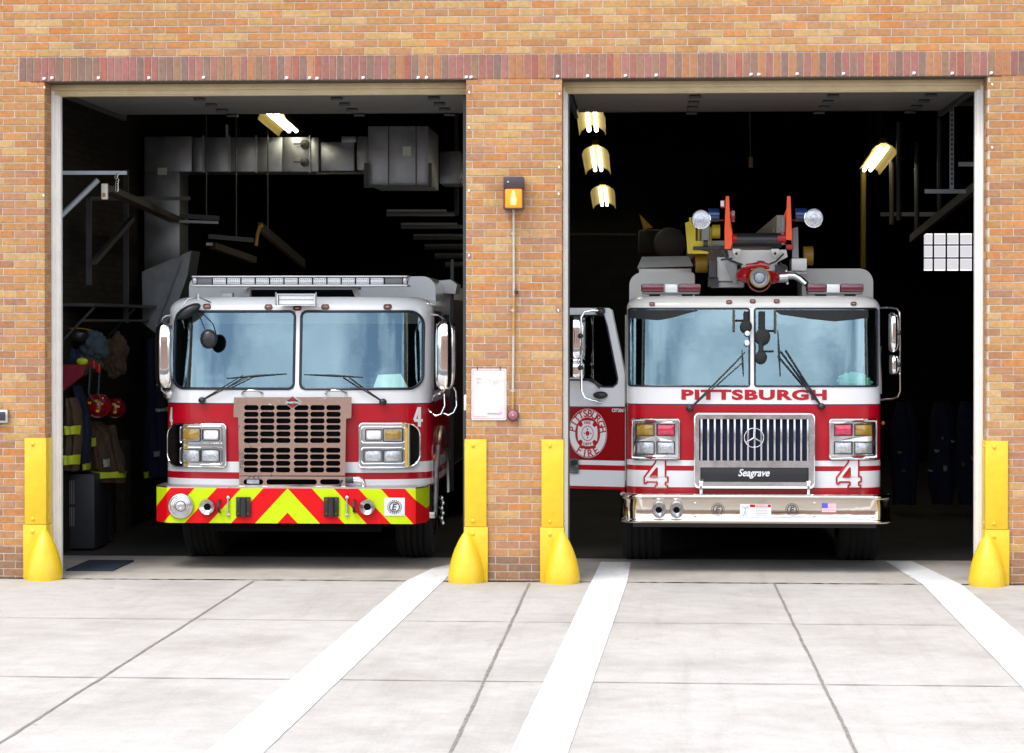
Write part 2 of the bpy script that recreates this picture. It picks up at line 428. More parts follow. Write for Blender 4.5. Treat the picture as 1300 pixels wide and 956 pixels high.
wob_line([(-9, -.01, 0), (9, .0, 0)], .03, .0046, jm, n=340, wob=.008, wv=.6)
jm.build('threshold_crack', kind='structure', smooth=0, fix=False)
sm_ = [(((516, 738), (563, 738)), ((365, 867), (428, 867)), ((549, 722), (585, 714))),
       (((750, 740), (796, 740)), ((690, 867), (752, 867)), ((763, 714), (801, 714))),
       (((1172, 743), (1221, 743)), ((1292, 867), (1368, 867)), ((1124, 713), (1158, 713)))]
for k, (t, b, inn) in enumerate(sm_):
    mb = MB('road_paint')
    a0, a1 = Vector(gl(*t[0])), Vector(gl(*t[1])); b0, b1 = Vector(gl(*b[0])), Vector(gl(*b[1]))
    c0, c1 = Vector(gl(*inn[0])), Vector(gl(*inn[1]))
    e0, e1 = b0 + (b0 - a0) * .8, b1 + (b1 - a1) * .8
    rows = []
    for (s0, s1, f0, f1, n) in ((c0, c1, a0, a1, 20), (a0, a1, e0, e1, 90)):
        for j in range(n + (1 if n == 90 else 0)):
            u = j / n; p, q = s0.lerp(f0, u), s1.lerp(f1, u)
            rows.append([(p.x + random.uniform(-.0025, .0025), p.y, .005), (q.x + random.uniform(-.0025, .0025), q.y, .005)])
    mb.grid(rows); mb.build('painted_line', kind='structure', smooth=0, fix=False)

# ================================================================== FIRE STATION
OX = [P(57, 430, 0).x, P(592, 430, 0).x, P(713.5, 430, 0).x, P(1253, 430, 0).x]   # opening edges
ZL = P(650, 100, 0).z                     # underside of the lintel
ZS = P(650, 68.5, 0).z                    # top of the soldier course
SX0 = P(24, 85, 0).x; SX1 = P(1312, 85, 0).x
station = thing('fire_station', (0, .1, 0), 'tan brick fire station front with two tall open bay doorways', 'building')

def sr(c, g=1.0):
    return tuple(((v / 255 + .055) / 1.055) ** 2.4 * g for v in c)
TAN = [(214, 152, 98), (205, 140, 88), (219, 160, 108), (200, 132, 90), (210, 146, 84), (196, 136, 100)]
ORG = [(222, 136, 76), (216, 126, 66), (226, 148, 86)]
CRM = [(226, 184, 122), (230, 192, 136), (222, 176, 108)]
PNK = [(188, 124, 98), (180, 122, 104), (192, 134, 112), (178, 112, 84)]
SOL = [(184, 118, 104), (176, 112, 106), (190, 124, 118), (180, 120, 110), (186, 116, 112), (160, 124, 106), (150, 122, 108), (140, 118, 110), (176, 128, 106), (172, 134, 104), (210, 138, 88), (208, 142, 96), (192, 106, 90), (146, 114, 108), (196, 126, 108)]
def brick_col(x, z, k):
    r = random.random(); up = min(1, max(0, (z - 3.2) / 1.4))
    if z < .20: c = random.choice([(140, 102, 92), (118, 92, 92), (150, 108, 90)])
    elif z < .28 and r < .5: c = random.choice([(160, 110, 84), (150, 104, 88)])
    elif r < .13 + .08 * up: c = random.choice(CRM)
    elif r < .30 + .12 * up: c = random.choice(ORG)
    elif r < .48 - .05 * up: c = random.choice(PNK)
    else: c = random.choice(TAN)
    j = random.uniform(.94, 1.05); c = tuple(a * .54 + b * .46 for a, b in zip(c, (208, 164, 114)))
    return tuple(min(1, v * j) for v in sr(c, BG))
BG = .70
class Bricks:
    def __init__(s): s.v = []; s.f = []; s.c = []
    def add(s, x0, x1, z0, z1, y, d, col, axis='y', sgn=-1):
        j = random.uniform(-.0012, .0012); n = len(s.v); b = .0022
        e = [random.uniform(-.0008, .0008) for _ in range(8)]
        if axis == 'y':
            yf = y + j
            s.v += [(x0 + e[0], yf + b, z0 + e[1]), (x1 + e[2], yf + b, z0 + e[3]), (x1 + e[4], yf + b, z1 + e[5]), (x0 + e[6], yf + b, z1 + e[7]),
                    (x0 + b, yf, z0 + b), (x1 - b, yf, z0 + b), (x1 - b, yf, z1 - b), (x0 + b, yf, z1 - b),
                    (x0, y + d, z0), (x1, y + d, z0), (x1, y + d, z1), (x0, y + d, z1)]
        else:       # x0,x1 are y extents; y is the x plane; sgn: outward direction in x
            yf = y + j
            s.v += [(yf - sgn * b, x0, z0), (yf - sgn * b, x1, z0), (yf - sgn * b, x1, z1), (yf - sgn * b, x0, z1),
                    (yf, x0 + b, z0 + b), (yf, x1 - b, z0 + b), (yf, x1 - b, z1 - b), (yf, x0 + b, z1 - b),
                    (y - sgn * d, x0, z0), (y - sgn * d, x1, z0), (y - sgn * d, x1, z1), (y - sgn * d, x0, z1)]
        fs = [(4, 5, 6, 7)] + [(a, (a + 1) % 4, 4 + (a + 1) % 4, 4 + a) for a in range(4)] + [(8 + a, 8 + (a + 1) % 4, (a + 1) % 4, a) for a in range(4)]
        s.f += [tuple(i + n for i in q) for q in fs]; s.c += [col] * len(fs)
    def build(s, name, parent, mortar=None):
        o = parent.location; me = bpy.data.meshes.new(name)
        me.from_pydata([(a - o.x, b - o.y, c - o.z) for a, b, c in s.v], [], s.f)
        at = me.attributes.new('col', 'FLOAT_COLOR', 'CORNER'); i = 0
        vals = []
        for p, c in zip(me.polygons, s.c): vals += [c[0], c[1], c[2], 1.0] * p.loop_total
        at.data.foreach_set('color', vals); me.materials.append(MATS['brick'])
        bm = bmesh.new(); bm.from_mesh(me); bmesh.ops.recalc_face_normals(bm, faces=bm.faces[:])
        if mortar:
            me.materials.append(MATS['mortar'])
            for a, b in mortar:
                t = MB('mortar'); t.bm.free(); t.bm = bm; t.i = 1
                t.box(tuple(Vector(a) - o), tuple(Vector(b) - o))
        bm.to_mesh(me); bm.free()
        ob = bpy.data.objects.new(name, me); COL.objects.link(ob); ob.parent = parent; return ob

CR = .0663; BL = .2075; MO = .009
WX0, WX1, WZ1 = -9.0, 7.6, 6.6
bk = Bricks(); zt = ZS; row = 0
def clear_segments(z0, z1):
    # brick spans on a course
    if z0 >= ZS - .005: return [(WX0, WX1)]
    if z0 >= ZL - .03: return [(WX0, SX0 - MO), (SX1 + MO, WX1)] if z1 > ZL + .02 else [(WX0, OX[0]), (OX[1], OX[2]), (OX[3], WX1)]
    return [(WX0, OX[0]), (OX[1], OX[2]), (OX[3], WX1)]
def run_course(z0, z1, k):
    for (a, b) in clear_segments(z0, z1):
        off = (0 if k % 2 else BL / 2) + random.uniform(-.006, .006)
        x = a - ((a - WX0 - off) % BL)
        if x < a - BL: x += BL
        while x < b - .015:
            l, r = max(x, a), min(x + BL - MO, b)
            if x + BL - MO > b - .03 and r < b: r = b if b - r < MO * 3 else r
            if r - l > .02:
                bk.add(l, r, z0 + MO / 2, z1 - MO / 2, 0, .09, brick_col(l, z0, k))
            x += BL
z = ZS; k = 0
while z < WZ1: run_course(z, z + CR, k); z += CR; k += 1
z = ZS; k = 1
while z > .01:
    z0 = max(z - CR, 0.0)
    # three courses beside the soldier band butt to it
    run_course(z0, z, k); z -= CR; k += 1
# soldier course over both doorways
sx = SX0
so = Bricks()
while sx < SX1 - .02:
    c = tuple(a * .66 + b * .34 for a, b in zip(random.choice(SOL), (176, 134, 114))); j = random.uniform(.96, 1.04)
    so.add(sx + MO / 2, sx + .0655 - MO / 2, ZL + .003, ZS - MO / 2, -.004, .09, tuple(v * j for v in sr(c, BG))); sx += .0655
# reveals: header faces turned into the opening
for x, sg in ((OX[0], 1), (OX[1], -1), (OX[2], 1), (OX[3], -1)):
    z = ZS; k = 0
    while z > .01:
        z -= CR
        if z > ZL - .02: continue
        z0 = max(z, 0)
        for (a, b) in (((.093, .215),) if k % 2 else ((.093, .10), (.108, .215))):
            bk.add(a, b, z0 + MO / 2, z + CR - MO / 2, x, .05, brick_col(x, max(z, .3), k), axis='x', sgn=sg)
        k += 1
mg = [((WX0, .005, 0), (OX[0] - .005, .235, ZL - .001)), ((OX[1] + .005, .005, 0), (OX[2] - .005, .235, ZL - .001)), ((OX[3] + .005, .005, 0), (WX1, .235, ZL - .001)),
      ((WX0, .005, ZL), (WX1, .235, WZ1))]
bk.build('brick_wall', station, mg)
so.build('lintel_course', station)
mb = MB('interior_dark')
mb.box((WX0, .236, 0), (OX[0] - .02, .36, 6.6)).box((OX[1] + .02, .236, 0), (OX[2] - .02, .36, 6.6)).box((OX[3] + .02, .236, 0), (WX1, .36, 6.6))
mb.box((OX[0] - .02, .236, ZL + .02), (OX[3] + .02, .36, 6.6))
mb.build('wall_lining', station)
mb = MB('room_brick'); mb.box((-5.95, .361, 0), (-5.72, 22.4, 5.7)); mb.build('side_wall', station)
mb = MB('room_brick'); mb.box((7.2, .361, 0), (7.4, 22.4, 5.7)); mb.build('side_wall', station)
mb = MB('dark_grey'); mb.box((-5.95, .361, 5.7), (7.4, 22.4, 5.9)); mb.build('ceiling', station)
# steel lintel angle + door frames
mb = MB('brown_paint')
mb.box((OX[0] - .12, -.002, ZL - .006), (OX[1] + .1, .2, ZL + .001)); mb.box((OX[2] - .1, -.002, ZL - .006), (OX[3] + .12, .2, ZL + .001)); mb.build('steel_lintel', station)
for (a, b) in ((OX[0], OX[1]), (OX[2], OX[3])):
    fr = None
    mb = MB('frame_paint'); zt = ZL - .006
    mb.box((a, .216, zt - .050), (b, .30, zt), .004); mb.box((a + .01, .232, zt - .088), (b - .01, .31, zt - .0505), .004)
    mb.box((a + .02, .242, zt - .10), (b - .02, .32, zt - .0885), .003)
    fr = mb.build('door_frame', station)
    for (x, s, w) in ((a, 1, 1 if a == OX[0] else .55), (b, -1, .25 if a == OX[0] else .9)):
        mb = MB('jamb_paint'); mb.box((x, .216, 0.0), (x + s * .030 * w, .30, zt - .0505), .004); mb.box((x + s * (.030 * w + .0005), .232, 0), (x + s * .066 * w, .31, zt - .0885), .004)
        mb.box((x + s * (.066 * w + .0005), .244, 0), (x + s * .078 * w, .32, zt - .1), .003); mb.build('door_jamb', fr)
# rear wall with glass block window
WY = 18.0
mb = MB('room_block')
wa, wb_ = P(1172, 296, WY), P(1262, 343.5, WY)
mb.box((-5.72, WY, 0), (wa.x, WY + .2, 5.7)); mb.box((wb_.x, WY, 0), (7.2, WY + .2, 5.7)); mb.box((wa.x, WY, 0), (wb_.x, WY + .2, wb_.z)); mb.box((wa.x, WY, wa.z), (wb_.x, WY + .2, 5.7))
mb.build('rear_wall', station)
gm = bpy.data.materials.new('glass_block'); gm.use_nodes = True; g = gm.node_tree.nodes['Principled BSDF']
g.inputs['Base Color'].default_value = (.75, .75, .8, 1); g.inputs['Roughness'].default_value = .5
g.inputs['Emission Color'].default_value = (.93, .90, .95, 1); g.inputs['Emission Strength'].default_value = .42
MATS['glass_block'] = gm
mat('dark_teal', (.01, .035, .04), .5, var=.1)
mb = MB('dark_teal'); xs = [1172, 1185, 1201.5, 1218, 1235, 1252, 1262]; ys = [296.5, 311, 327.5, 343]
for x in xs: p = P(x, 320, WY - .03); mb.box((p.x - .012, WY - .04, wb_.z), (p.x + .012, WY + .02, wa.z))
for y in ys[1:3]: p = P(1210, y, WY - .03); mb.box((wa.x, WY - .036, p.z - .012), (wb_.x, WY + .016, p.z + .012))
win = mb.build('window', station)
mb = MB('glass_block')
for x0, x1 in zip(xs, xs[1:]):
    for y0, y1 in zip(ys, ys[1:]):
        a, b = P(x0, y0, WY), P(x1, y1, WY); mb.box((a.x + .014, WY + .02, b.z + .014), (b.x - .014, WY + .09, a.z - .014), .02)
mb.build('pane', win)

# ------------------------------------------------------------------ corner guards
def guard(xc, s, label):
    # xc: corner of the pier; s: +1 when the opening lies to +x
    t = thing('corner_guard', (xc, 0, 0), label, 'corner guard', 'yellow corner guards on the doorway corners')
    W = .178; y0 = -.022; zt_ = 1.243; zm = .478
    mb = MB('yellow_paint')
    mb.box((xc - s * W, y0, zm + .003), (xc + s * .014, -.006, zt_), .004)
    mb.box((xc + s * .003, -.0055, zm + .003), (xc + s * .014, .20, zt_), .003); mb.build('upper_plate', t)
    mb = MB('yellow_paint')
    mb.box((xc - s * (W + .012), y0 - .008, .0), (xc + s * .018, -.006, zm), .004)
    mb.box((xc + s * .003, -.0055, 0), (xc + s * .018, .20, zm), .003); mb.build('lower_plate', t)
    mb = MB('yellow_paint'); R = .158; H = .44; rows = []
    for i in range(27):
        u = i / 26; r = R * (1 - u ** 1.75) ** .8 * (1.0 if u > .1 else .985 + .15 * u)
        row = []
        for kk in range(41):
            a = math.radians(-62 + 242 * kk / 40)
            x = r * math.cos(a) * 1.0; y = -r * 1.25 * math.sin(a) - .026
            x = max(x, -(W + .008)); row.append((xc + s * x, min(y, .19), H * u + .012))
        rows.append(row)
    rows.insert(0, [(p[0], p[1], .0) for p in rows[0]])
    mb.grid(rows); mb.face([v for v in mb.bm.verts[0:41]]) if False else None
    mb.build('wheel_guard', t, smooth=50)
    for (dx, z) in ((-.055 - .005, 1.19), (-.06, .53), (-.06, .42)):
        mb = MB('yellow_paint'); dome(mb, (xc + s * (dx - .045 if s > 0 else dx), -.024 if z > .47 else -.031, z), .017); mb.build('bolt', t)
    for z in (1.19, .53):
        mb = MB('yellow_paint'); dome(mb, (xc + s * .014, .06, z), .016, (s, 0, 0)); mb.build('bolt', t)
guard(OX[0], 1, 'yellow steel corner guard left of the left doorway beside hanging coats')
guard(OX[1], -1, 'yellow steel corner guard under the blank faded sign on the pier')
guard(OX[2], 1, 'yellow steel corner guard on the pier beside the open truck door')
guard(OX[3], -1, 'yellow steel corner guard at the far right end of the front')

# ------------------------------------------------------------------ wall fittings
def pv(px, py, Y=0): return P(px, py, Y)
t = thing('wall_lamp', P(651.5, 265, 0), 'lit orange wall lamp in a dark bronze housing on the pier', 'lamp')
mb = MB('bronze'); a, b = P(639, 224, -.14), P(664.5, 265, -.14)
zc = P(651, 240, -.14).z
mb.box((a.x, -.14, zc + .004), (b.x, -.004, a.z), .008); mb.box((a.x, -.14, b.z), (a.x + .012, -.004, zc)); mb.box((b.x - .012, -.14, b.z), (b.x, -.004, zc))
mb.box((a.x + .0125, -.14, b.z), (b.x - .0125, -.004, b.z + .008)); mb.box((a.x + .0125, -.03, b.z + .0085), (b.x - .0125, -.004, zc)); mb.build('housing', t)
mb = MB('sodium'); mb.box((a.x + .014, -.138, b.z + .010), (b.x - .014, -.05, zc + .001), .01); mb.build('lens', t)
mb = MB('bulb_glow'); m_ = (a.x + b.x) / 2
mb.tube([(m_, -.14, b.z + .035), (m_, -.14, b.z + .08), (m_, -.14, zc - .05), (m_, -.14, zc - .015)], [.020, .024, .012, .006], 12); mb.build('bulb', t)
mb = MB('clear_lens'); mb.lathe([(.008, 0), (.008, .006), (0, .008)], P(645, 231, -.14)); mb.build('photocell', t)
mb = MB('conduit', 'rust')
p0, p1, p2 = P(652, 266, -.02), P(652.3, 375, -.02), P(651, 522, -.02)
mb.tube([p0, p1], .0105, 12)
mb.use('rust'); mb.tube([p1, p1.lerp(p2, .35)], .0115, 12); mb.use('conduit'); mb.tube([p1.lerp(p2, .35), p1.lerp(p2, .82)], .0108, 12); mb.use('rust'); mb.tube([p1.lerp(p2, .82), p2], .0115, 12)
for u in (.12, .5, .9):
    q = p0.lerp(p2, u); mb.use('conduit'); mb.box((q.x - .022, -.012, q.z - .008), (q.x + .022, -.001, q.z + .008), .002); mb.tube([(q.x, -.02, q.z - .012), (q.x, -.02, q.z + .012)], .0125, 12)
mb.build('electrical_conduit', label='thin painted pipe running down the pier below the orange lamp', cat='conduit')
mb = MB('bronze'); q = P(656.5, 371, -.001); mb.tube([(q.x - .01, -.002, q.z), (q.x - .01, -.04, q.z + .005), (q.x + .002, -.055, q.z - .004)], [.014, .013, .018], 10)
mb.build('wall_hook', label='small dark hook beside the pipe below the orange lamp', cat='hook')
t = thing('alarm_bell', P(651, 534, 0), 'small round pinkish bell at the foot of the pipe by the sign', 'bell')
q = P(651.5, 527, -.001)
mb = MB('bronze'); mb.lathe([(.052, 0), (.052, .03), (.045, .036), (0, .036)], q); mb.build('base', t)
mb = MB('bell_red'); mb.lathe([(.042, .036), (.04, .046), (.028, .055), (.012, .058)], q); mb.build('gong', t)
mb = MB('clear_lens'); mb.lathe([(.011, .058), (.009, .066), (0, .068)], q); mb.build('screw', t)
# faded sign
t = thing('notice_sign', P(620, 534, 0), 'faded blank white sign with thin pink border and F traces on the pier', 'sign')
a, b = P(598.5, 468, -.012), P(643, 533.5, -.012); sw, sh = b.x - a.x, a.z - b.z
def plate_xz(mb, outline, holes, y, th):
    me = curve_mesh([outline] + holes, th / 2); return mb.mesh(me, lambda c: (c.x, y + c.z, c.y))
mb = MB('sign_board'); plate_xz(mb, rrect(a.x, b.z, b.x, a.z, .012), [], -.008, .004); mb.build('panel', t)
mb = MB('faded_pink')
def line(mb, x0, z0, x1, z1, w, y=-.0112, th=.001):
    mb.obox((x0, y, z0), (x1, y, z1), w, th)
m1 = .012
plate_xz(mb, rrect(a.x + m1, a.z - sh + m1, b.x - m1, a.z - m1, .01), [rrect(a.x + m1 + .0028, a.z - sh + m1 + .0028, b.x - m1 - .0028, a.z - m1 - .0028, .008)], -.0108, .0008)
line(mb, a.x + .02, b.z + .032, a.x + sw * .45, b.z + .032, .003)
mb.build('border', t)
mb = MB('pale_pink')
fx = a.x + sw * .16; fz = a.z - sh * .19
for (x0, z0, x1, z1) in ((0, 0, 0, -.07), (0, 0, .04, 0), (0, -.032, .028, -.032), (.075, 0, .075, -.02), (.11, 0, .11, -.03), (.15, -.012, .15, -.05), (.185, 0, .165, -.04), (.19, -.03, .19, -.055), (.215, -.008, .215, -.02)):
    line(mb, fx + x0, fz + z0, fx + x1 + 1e-4, fz + z1, .006)
mb.build('lettering', t)
mb = MB('faded_violet'); line(mb, a.x + sw * .45, b.z + sh * .14, a.x + sw * .8, b.z + sh * .14, .014)
mb.prism([(a.x + sw * .8, -.011, b.z + sh * .17 + .004), (a.x + sw * .9, -.011, b.z + sh * .14), (a.x + sw * .8, -.011, b.z + sh * .11 - .004)], (0, -.0012, 0)); mb.build('arrow', t)
for px in (606, 635):
    mb = MB('bronze'); q = P(px, 468.5, -.013); mb.tube([(q.x, -.004, q.z + .02), (q.x, -.016, q.z + .008), (q.x, -.016, q.z - .006)], .004, 8); mb.build('hanger', t)
# grey box at left edge, plate on the jamb
t = thing('electrical_box', P(3, 537, 0), 'small grey metal box on the brick at the left edge', 'electrical box')
a, b = P(-8, 520, -.05), P(9.5, 537, -.05)
mb = MB('brushed'); mb.box((a.x, -.05, b.z), (b.x, -.001, a.z), .006); mb.build('body', t)
mb = MB('dark_grey'); mb.box((a.x + .015, -.056, b.z + .02), (b.x - .018, -.0505, a.z - .02), .004); mb.build('cover', t)
mb = MB('jamb_paint'); q = P(588, 511, .2); mb.box((OX[1] - .034, .16, q.z - .07), (OX[1] - .006, .214, q.z + .07), .008)
mb.build('push_button_box', label='small cream box on the doorway edge beside the left truck mirror', cat='switch box')
# white clips along the lintel
cl = [(56, 99.5), (66, 98.5), (125, 98.5), (189, 98.5), (258.5, 98), (364, 98.5), (393, 98.5), (402.5, 99), (461, 98.3), (531, 98), (541.5, 98), (592, 97.5), (598, 97.5), (708, 96.5), (746, 96), (794, 95.5), (833, 95), (953.5, 94), (963.5, 94), (1012, 93.4), (1071, 93), (1160.5, 92.4), (1209, 92.6), (1258.5, 92.3)]
proto = None
for i, (px, py) in enumerate(cl):
    q = P(px, py, -.012)
    if not proto:
        mb = MB('clip_white'); mb.box((q.x - .013, -.016, q.z - .009), (q.x + .013, -.0045, q.z + .009), .003); mb.box((q.x - .017, -.012, q.z - .014), (q.x + .004, -.0045, q.z - .0095), .001)
        proto = mb.build('mounting_clip', label='small white clip under the red brick band over the doorways', cat='clip', group='white clips along the brick band'); base = q; l0 = proto.location.copy()
    else:
        c = proto.copy(); COL.objects.link(c); c.location = l0 + (q - base)
for (px, py) in ((55.5, 109), (54.5, 246), (595, 115), (594.5, 160), (594.5, 240), (594.6, 322), (709.5, 117), (709, 210), (708.5, 244), (708, 392), (1259, 105), (1259, 185)):
    q = P(px, py, -.012); c = proto.copy(); COL.objects.link(c); c.location = l0 + (q - base); c.rotation_euler = (0, PI / 2, 0); c.scale = (.8, 1, .6)
    c['label'] = 'small upright white clip on a brick corner of a doorway'; c['group'] = 'white clips on the doorway corners'

# ------------------------------------------------------------------ overhead doors
def odoor(x0, x1, label):
    t = thing('overhead_door', ((x0 + x1) / 2, .4, 4.2), label, 'garage door', 'raised overhead doors')
    z = ZL - .075 + .02
    y = .42
    for k in range(7):
        zz = z if k < 4 else z + (k - 3) * .14
        za = z if k < 5 else z + (k - 4) * .14
        y1 = y + .56
        mb = MB('door_panel'); a = (x0 + .07, y + .004, za); b = (x1 - .07, y1 - .004, zz)
        mb.prism([(a[0], a[1], a[2]), (b[0], a[1], a[2]), (b[0], b[1], b[2]), (a[0], b[1], b[2])], (0, 0, .05))
        pn = mb.build('door_section', t)
        if k < 4:
            mb = MB('black_plastic')
            for fx in (.32, .66, .9):
                xx = x0 + (x1 - x0) * fx; mb.box((xx - .05, y1 - .05, zz - .02), (xx + .05, y1 + .03, zz - .002), .004)
                mb.tube([(xx - .055, y1 - .01, zz - .02), (xx + .055, y1 - .01, zz - .02)], .011, 8)
            mb.build('hinge', pn)
        y = y1
    for x in (x0 + .035, x1 - .035):
        mb = MB('dim_pipe'); mb.box((x - .02, .37, z - .03), (x + .02, 3.0, z + .05)); mb.box((x - .02, .335, .1), (x + .02, .369, z)); mb.build('track', t)
    return t
odoor(OX[0], OX[1], 'sectional door raised flat above the left fire engine')
odoor(OX[2], OX[3], 'sectional door raised flat above the right ladder truck')

# ------------------------------------------------------------------ ceiling lights
def clight(n, f, Yn, Yf, w, label):
    a, b = P(*n, Yn), P(*f, Yf); c = (a + b) / 2
    t = thing('ceiling_light', c, label, 'ceiling light', 'fluorescent lights in the bays')
    d = (b - a).normalized(); s = Vector((1, 0, 0)); u = Vector((0, 0, 1))
    mb = MB('reflector')
    for sg in (-1, 1):
        rows = []
        for p in (a, b):
            rows.append([p + s * sg * w * .12 + u * .02, p + s * sg * w * .28 + u * .0, p + s * sg * w * .43 - u * .035, p + s * sg * w * .5 - u * .085])
        mb.grid(rows); mb.grid([[q + u * .006 for q in r] for r in rows])
    mb.obox(a + u * .06, b + u * .06, w * .26, .06); mb.build('reflector', t, smooth=60)
    mb = MB('tube_glow')
    for sg in (-1, 1): mb.tube([a + s * sg * .04 - u * .02, b + s * sg * .04 - u * .02], .021, 10)
    mb.build('lamp_tube', t)
    mb = MB('dim_pipe')
    for k in (.2, .8):
        q = a.lerp(b, k); mb.tube([q + u * .08, Vector((q.x, q.y, 5.7))], .006, 6)
    mb.build('hanger', t)
    return t
clight((345, 141), (371.5, 164), 4.0, 5.4, .30, 'lit fluorescent light above the left fire engine')
clight((750.5, 139), (752.5, 163), 3.9, 5.2, .29, 'lit fluorescent light nearest the doorway, topmost of the row of three')
clight((756, 187), (759.5, 214), 8.0, 10.6, .33, 'lit fluorescent light in the middle of the row of three')
clight((765, 237), (767.5, 259), 14.0, 17.0, .36, 'lit fluorescent light lowest and farthest of the row of three')
clight((1122, 185), (1101, 214), 6.5, 9.3, .30, 'lit fluorescent light hanging at the right of the right bay')

# ------------------------------------------------------------------ air duct
YD = 5.5
t = thing('air_duct', P(330, 220, YD), 'galvanised square air duct crossing high above the left fire engine', 'air duct', None)
def duct(x0, y0, x1, y1, Y, d, nm='duct_section', m='galvanised'):
    mb = MB(m); mb.pbox(x0, y0, x1, y1, Y, d, .008); return mb.build(nm, t)
duct(183, 173, 243.5, 218, YD, .6); duct(183, 218.5, 228, 345, YD + .05, .5)
xx = 244
for x1 in (258, 291, 325, 359, 393, 405): duct(xx, 174, x1 - .4, 218, YD, .55); xx = x1
duct(407, 180, 450, 217, YD + .05, .5); duct(433, 172.5, 452, 181, YD - .05, .3); duct(453, 173, 468, 216, YD, .5)
duct(467, 160, 493, 234.5, YD - .9, 1.2, 'plenum_box'); duct(493.5, 160, 528, 234.5, YD - .895, 1.2, 'plenum_box'); duct(528.5, 160, 544, 234.5, YD - .9, 1.2, 'plenum_box')
duct(558, 192, 584, 233, YD + 1, .7)
mb = MB('dim_pipe'); mb.pbox(462, 207, 467, 236, YD - 1, .03); mb.pbox(544.4, 207, 548, 236, YD - 1, .03); mb.pbox(462, 235, 548, 238, YD - 1, .03); mb.pbox(400, 219, 470, 221, YD + .02, .05); mb.build('support_bracket', t)
mb = MB('steel_pipe')
for x in (258, 291, 325, 393): mb.pbox(x - .8, 172, x + .8, 219, YD - .02, .02)
mb.pbox(286.5, 158, 289.5, 174, YD, .02); mb.build('seam', t)
for y in (183, 206):
    mb = MB('dim_pipe'); q = P(387, y, YD - .02); mb.lathe([(.05, 0), (.05, .02), (.02, .03), (0, .03)], q, seg=16); mb.obox(q + Vector((-.12, -.04, 0)), q + Vector((0, -.04, 0)), .018, .018); mb.build('damper', t)
mb = MB('paper'); mb.pbox(200, 213, 212, 222, YD - .006, .004); mb.build('sticker', t); mb = MB('paper'); mb.pbox(511, 186, 522, 198, YD - .906, .004); mb.build('sticker', t)
# slanted tall duct left of the fire engine
t2 = thing('exhaust_duct', P(215, 400, 5.1), 'grey slanted metal duct behind the left mirror of the fire engine', 'air duct')
mb = MB('galvanised'); pts = [P(180, 345, 5.1), P(243, 318, 5.1), P(238, 350, 5.1), P(222, 395, 5.1), P(200, 425, 5.1), P(181, 410, 5.1)]
mb.prism(pts, (0, .5, 0)); mb.build('casing', t2)
mb = MB('steel_pipe'); mb.tube([P(230, 332, 5.05), P(197, 422, 5.05)], .008, 6); mb.build('edge_trim', t2)

# row of hanging struts receding behind the plenum
hp = None
for i, (x0, x1, y, yt, Y) in enumerate(((491, 577, 271.5, 190, 8.6), (509, 590, 288, 200, 10.6), (525, 602, 302, 212, 12.4), (539, 612, 314.5, 224, 14.0), (552, 620, 326, 235, 15.2), (565, 628, 337, 246, 16.2))):
    a, b, c = P(x0, y, Y), P(x1, y, Y), P(x1, yt, Y)
    t = thing('pipe_hanger', b, '', 'hanger', 'steel hangers receding under the roof')
    t['label'] = ('nearest', 'second nearest', 'third', 'fourth', 'fifth', 'farthest')[i] + ' of the L shaped steel hangers receding right of the duct box'
    mb = MB('steel_pipe'); mb.tube([a, b], .03, 8); mb.obox(a + Vector((0, 0, .04)), b + Vector((-.1, 0, .04)), .03, .03); mb.build('cross_bar', t)
    mb = MB('dim_pipe'); mb.box((b.x, Y - .03, b.z - .02), (b.x + .05, Y + .02, 5.68)); mb.build('drop_rod', t)

# ------------------------------------------------------------------ left bay side fittings
def pipe(name, pts, r, m, label, cat, group=None):
    mb = MB(m); mb.tube([P(*p) for p in pts], r, 10); return mb.build(name, label=label, cat=cat, group=group)
t = thing('wall_bracket', P(66, 219, 1.0), 'pale steel arm and diagonal brace above the coats in the left doorway', 'bracket')
mb = MB('steel_pipe'); mb.obox(P(60, 219.5, 1.2), P(161, 219.5, 1.4), .045, .035); mb.build('arm', t)
mb = MB('steel_pipe'); mb.tube([P(124.5, 228.5, 1.35), P(66, 285, 1.2)], .027, 10); mb.build('brace', t)
mb = MB('brushed')
for k in range(7): q = P(148 + random.uniform(-1, 1), 222 + k * 3.2, 1.35); mb.lathe([(.012, -.004), (.018, 0), (.012, .004)], q, seg=8)
mb.build('chain', t)
t = thing('door_sensor', P(132, 254, 1.3), 'small white upright box under the steel arm in the left doorway', 'sensor')
mb = MB('jamb_paint'); mb.pbox(128.5, 233, 136, 253, 1.3, .05, .006); mb.build('body', t)
mb = MB('rust'); mb.pbox(130, 245, 134, 250, 1.294, .005, .001); mb.build('button', t)
mb = MB('brown_paint'); mb.obox(P(136, 240, 1.6), P(232, 283, 6.0), .12, .06); mb.build('swing_beam', label='brown sloping beam running back from the white sensor box', cat='beam')
mb = MB('dim_pipe'); mb.obox(P(113, 252, 2.4), P(113, 362, 2.4), .045, .05); mb.obox(P(113, 252, 2.4), P(240, 252, 4.4), .035, .04); mb.build('post_frame', label='grey upright post with a top rail standing behind the coats', cat='post')
mb = MB('dim_pipe'); mb.obox(P(119, 333, 2.3), P(168, 277, 3.6), .05, .05); mb.build('diagonal_brace', label='grey diagonal brace behind the sloping brown beam', cat='brace')
mb = MB('dim_pipe'); mb.obox(P(160, 215, 4.), P(160, 410, 4.), .05, .05); mb.build('steel_post', label='grey upright post between the coats and the slanted duct', cat='post')
t = thing('exhaust_boom', P(280, 330, 5), 'dim grey swing arms with a yellow end loop above the fire engine roof', 'boom')
mb = MB('dim_pipe'); mb.obox(P(228, 274, 5), P(278, 277, 5), .05, .05); mb.obox(P(265, 300, 5), P(322, 305, 5), .04, .05); mb.build('arm', t)
